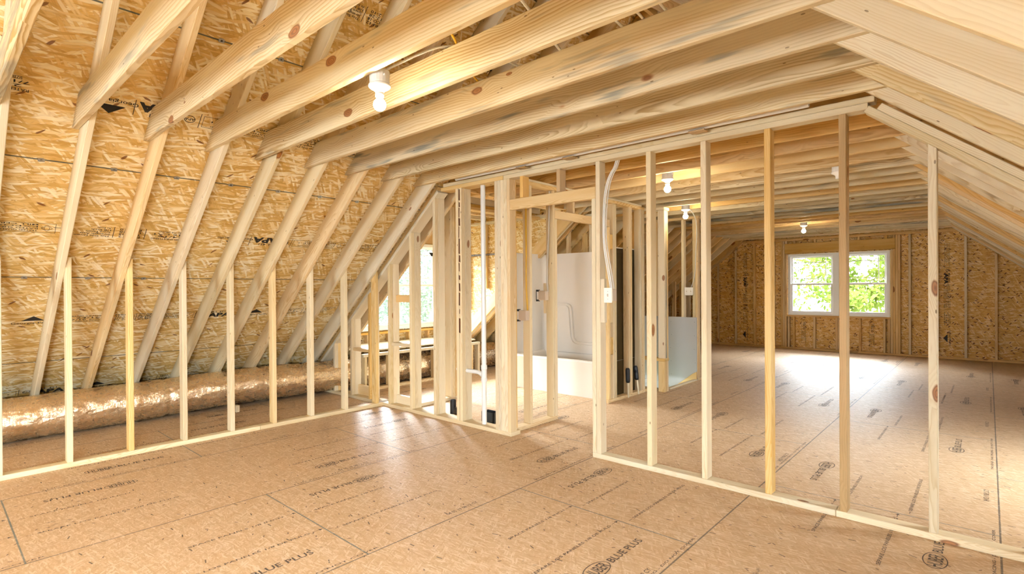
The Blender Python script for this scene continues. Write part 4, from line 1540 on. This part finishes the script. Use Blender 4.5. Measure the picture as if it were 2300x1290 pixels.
# ================================================================== FAR GABLE FRAMING
gy0, gy1 = YG, YG+.0885
bar('sill_plate', M['gold'], (-7.0, gy0, 0), (-1.95, gy1, T), 'bottom plate of the far gable, duct side length', 'plate', 'gable plates')
bar('sill_plate', M['gold'], (-1.948, gy0, 0), (2.4, gy1, T), 'bottom plate of the far gable, plain side length', 'plate', 'gable plates')
bar('top_plate', M['gold'], (-4.17, gy0, 2.378), (-.42, gy1, 2.416), 'lower top plate above the far window', 'plate', 'gable plates')
bar('top_plate', M['gold'], (-4.15, gy0, 2.418), (-.44, gy1-.05, 2.437), 'upper top plate above the far window', 'plate', 'gable plates')
ii = 0
for xc in (-5.95, -5.55, -5.143, -4.737, -4.336, -3.927, -3.521):
    stud('gable_stud', M[pick(ii, ['warm', 'spf'])], xc-T/2, xc+T/2, gy0, gy1-.05 if xc < -4.2 else gy1, T, 2.376, 'far gable stud on the stair side, %s from the window' % ORD[6-ii], 'gable studs on the stair side', cut=(SL, CL-.01))
    ii += 1
ii = 0
for xc in (-1.113, -.707, -.304, .102, .508, .915, 1.32):
    stud('gable_stud', M[pick(ii, ['warm', 'spf'])], xc-T/2, xc+T/2, gy0, gy1-.05 if xc > -.4 else gy1, T, 2.376, 'far gable stud on the plain side, %s from the window' % ORD[ii], 'gable studs on the plain side', cut=(-SL, CR-.01))
    ii += 1
bar('window_header', M['gold'], (-3.295, gy0, 2.100), (-1.334, gy0+T, 2.315), 'broad golden header board over the far window', 'header')
for i, (x, z1) in enumerate(((-3.372, 2.376), (-3.333, 2.376), (-3.294, 2.098), (-3.2645, 2.098))):
    w_ = T if i != 3 else T
    stud('jamb_stud', M[['gold', 'warm'][i % 2]], x, x+.0375 if i < 3 else x+.0375, gy0, gy1, T, z1, 'jamb stud on the stair side of the far window, %s from outside' % ORD[i], 'jamb studs of the far window') if i != 3 else None
for i, (x, z1) in enumerate(((-1.412, 2.098), (-1.373, 2.098), (-1.332, 2.376), (-1.293, 2.376))):
    stud('jamb_stud', M[['warm', 'gold'][i % 2]], x, x+.0375, gy0, gy1, T, z1, 'jamb stud on the plain side of the far window, %s from the glass' % ORD[i], 'jamb studs of the far window')
bar('sill_board', M['gold'], (-3.255, gy0, .712), (-1.414, gy1, .750), 'rough sill board under the far window', 'sill')
for i, x in enumerate((-3.24, -3.14, -2.745, -2.34, -2.30, -1.935, -1.53, -1.455)):
    stud('cripple_stud', M[pick(i, ['gold', 'warm'])], x, x+T, gy0, gy1, T, .710, 'short stud under the far window sill, %s from the stair side' % ORD[i], 'cripples under the far window')
for i, x in enumerate((-3.285, -3.12, -2.73, -2.30, -1.95, -1.50, -1.375)):
    stud('cripple_stud', M[pick(i, ['gold', 'warm'])], x, x+T, gy0, gy0+.06, 2.317, 2.377, 'tiny block above the far window header, %s from the stair side' % ORD[i], 'blocks above the far window header')

# ================================================================== LAMPS
def lamp(x, y, lit, label):
    root = empty('ceiling_lampholder', (x, y, 0))
    tag(root, label, 'lamp', 'bare bulb lampholders')
    bm = bmesh.new(); add_lathe(bm, [(.048, 2.398), (.050, 2.41), (.050, 2.465)], 20)
    add_box(bm, (.048, -.012, 2.43), (.062, -.004, 2.438))
    b = bm_to('octagon_box', bm, M['pvc'], root)
    bm = bmesh.new()
    add_lathe(bm, [(.018, 2.336), (.0215, 2.338), (.0225, 2.352), (.0205, 2.356), (.024, 2.362), (.026, 2.368), (.050, 2.382), (.056, 2.388), (.056, 2.396), (.052, 2.400)], 28)
    bm_to('porcelain_base', bm, M['porcelain'], root, smooth=True)
    if lit:
        bm = bmesh.new()
        add_lathe(bm, [(.0165, 2.346), (.0165, 2.326), (.017, 2.322)][::-1], 18)
        bm_to('bulb_neck', bm, M['porcelain'], root)
        bm = bmesh.new()
        prof = [(.004, 2.2665)]
        for k in range(1, 12):
            a = -PI/2+k/12*(PI/2+PI/3.1)
            prof.append((.0315*math.cos(a), 2.298+.0315*math.sin(a)))
        prof.append((.017, 2.327))
        add_lathe(bm, prof, 22)
        bm_to('glowing_bulb', bm, M['bulb'], root, smooth=True)
    return root


lamp(-2.24, 1.592, True, 'lit bare bulb in a white holder over the near room')
lamp(-2.216, 4.845, True, 'lit bare bulb over the hall just past the partition')
lamp(-2.90, 6.878, True, 'lit bare bulb near the stair opening')
lamp(-2.257, 10.128, True, 'lit bare bulb in front of the far window')
lamp(-.985, 5.66, False, 'white lampholder without a glowing bulb behind the brown stud')
tube('electric_cable', [(-2.30, 4.80, 2.45), (-2.34, 4.75, 2.47), (-2.40, 4.72, 2.55)], .005, M['romex_w'], label='white cable stub entering the hall bulb box', cat='cable')
tube('electric_cable', [(-2.93, 6.95, 2.45), (-2.95, 7.3, 2.40), (-3.10, 7.76, 2.2), (-3.13, 7.775, 1.9), (-3.14, 7.778, 1.5), (-3.2, 7.778, 1.37)], .006, M['romex_w'], label='white cable from the stair bulb down to the double switch', cat='cable')

# cables lying on the joists
ZJ = HC+D8+.006
tube('electric_cable', [(-1.55, .9, ZJ), (-1.88, 1.75, ZJ), (-2.08, 2.0, ZJ+.004), (-2.28, 2.33, ZJ), (-2.5, 3.0, ZJ), (-2.6, 3.9, ZJ)], .0065, M['romex_y'], label='yellow cable lying across the tops of the ceiling joists', cat='cable')
tube('electric_cable', [(-1.3, 1.2, ZJ), (-1.50, 1.86, ZJ), (-1.65, 2.3, ZJ), (-1.8, 2.9, ZJ), (-2.0, 4.0, ZJ)], .0075, M['romex_w'], label='white cable across the joists beside the yellow one', cat='cable')
tube('electric_cable', [(-2.22, 1.62, ZJ-.15), (-2.13, 1.79, ZJ-.03), (-2.08, 1.90, ZJ+.02), (-2.0, 2.03, ZJ+.035), (-1.97, 2.3, ZJ+.02), (-1.98, 3.2, ZJ)], .0065, M['romex_w'], label='white cable feeding the nearest bulb box from above', cat='cable')
for i in range(3):
    x = -1.02-.11*i
    tube('electric_cable', [(x+.1, 1.0, ZJ), (x, 1.9, ZJ), (x-.06, 2.4, ZJ), (x-.1, 3.2, ZJ), (x-.12, 4.4, ZJ)], .0065, M['romex_w'], label='%s of three parallel white cables crossing the joists near the opposite slope' % ORD[i], cat='cable', group='parallel white cables over the joists')

# ================================================================== TREES
def tree(x, y, h, mat, label, n=2600, spread=2.4, trunk=.16, z0=-3.2, low=.25):
    root = empty('tree', (x, y, z0))
    tag(root, label, 'tree', 'trees outside the windows')
    rnd = random.Random(int(x*31+y*17))
    bm = bmesh.new()
    add_lathe(bm, [(trunk, 0), (trunk*.8, h*.5), (trunk*.3, h*.95)], 10)
    for k in range(7):
        a = rnd.uniform(0, 2*PI)
        zc = h*rnd.uniform(.35, .8)
        L = spread*.8
        p = Vector((0, 0, zc)); q = p+Vector((math.cos(a)*L, math.sin(a)*L, L*.5))
        d = (q-p).normalized(); s1 = d.orthogonal().normalized(); s2 = d.cross(s1)
        r0, r1 = trunk*.35, trunk*.08
        A = [bm.verts.new(p+(s1*math.cos(t)+s2*math.sin(t))*r0) for t in (0, 2.1, 4.2)]
        B = [bm.verts.new(q+(s1*math.cos(t)+s2*math.sin(t))*r1) for t in (0, 2.1, 4.2)]
        for i in range(3):
            bm.faces.new((A[i], A[(i+1) % 3], B[(i+1) % 3], B[i]))
    bm_to('trunk', bm, M['bark'], root)
    cl = [(rnd.uniform(0, 2*PI), rnd.uniform(.2, 1)*spread, rnd.uniform(low, 1)*h, rnd.uniform(.35, .9)) for _ in range(46)]
    vs, fs = [], []
    for i in range(n):
        a, rr, zc, rs = cl[rnd.randrange(len(cl))]
        taper = 1-.55*max(0, zc/h-.5)
        c = Vector((math.cos(a)*rr*taper, math.sin(a)*rr*taper, zc))+Vector((rnd.gauss(0, 1), rnd.gauss(0, 1), rnd.gauss(0, .7)))*rs*.55
        u = Vector((rnd.gauss(0, 1), rnd.gauss(0, 1), rnd.gauss(0, 1))).normalized()
        w = u.orthogonal().normalized()
        s_ = rnd.uniform(.04, .09)
        b = len(vs)
        vs += [c-u*s_*1.5, c+w*s_*.7, c+u*s_*1.5, c-w*s_*.7]
        fs.append((b, b+1, b+2, b+3))
    me = bpy.data.meshes.new('foliage')
    me.from_pydata([tuple(v) for v in vs], [], fs)
    link('foliage', me, mat, root)


tree(-7.6, 26.0, 8.6, M['leaf1'], 'leafy tree outside the stair side half of the far window', 7500, 3.0)
tree(-2.9, 20.6, 9.0, M['leaf1'], 'pale trunked leafy tree outside the plain side half of the far window', 7500, 1.9, trunk=.13)
tree(-14.6, 29.5, 10.0, M['leaf1'], 'farther leafy tree beyond the far window', 6000, 3.2)
tree(-2.6, 35.0, 9.5, M['leaf1'], 'farthest leafy tree seen through the middle of the far window', 6000, 3.4)
tree(-20.5, 13.5, 10.5, M['leaf2'], 'hazy green tree outside the dormer window, nearer one', 5200, 2.2)
tree(-24.5, 19.5, 11.5, M['leaf2'], 'hazy green tree outside the dormer window, farther one', 5200, 2.4)
tree(-17.0, 14.6, 8.0, M['leaf2'], 'low hazy tree against the dormer window sky', 3200, 1.6)
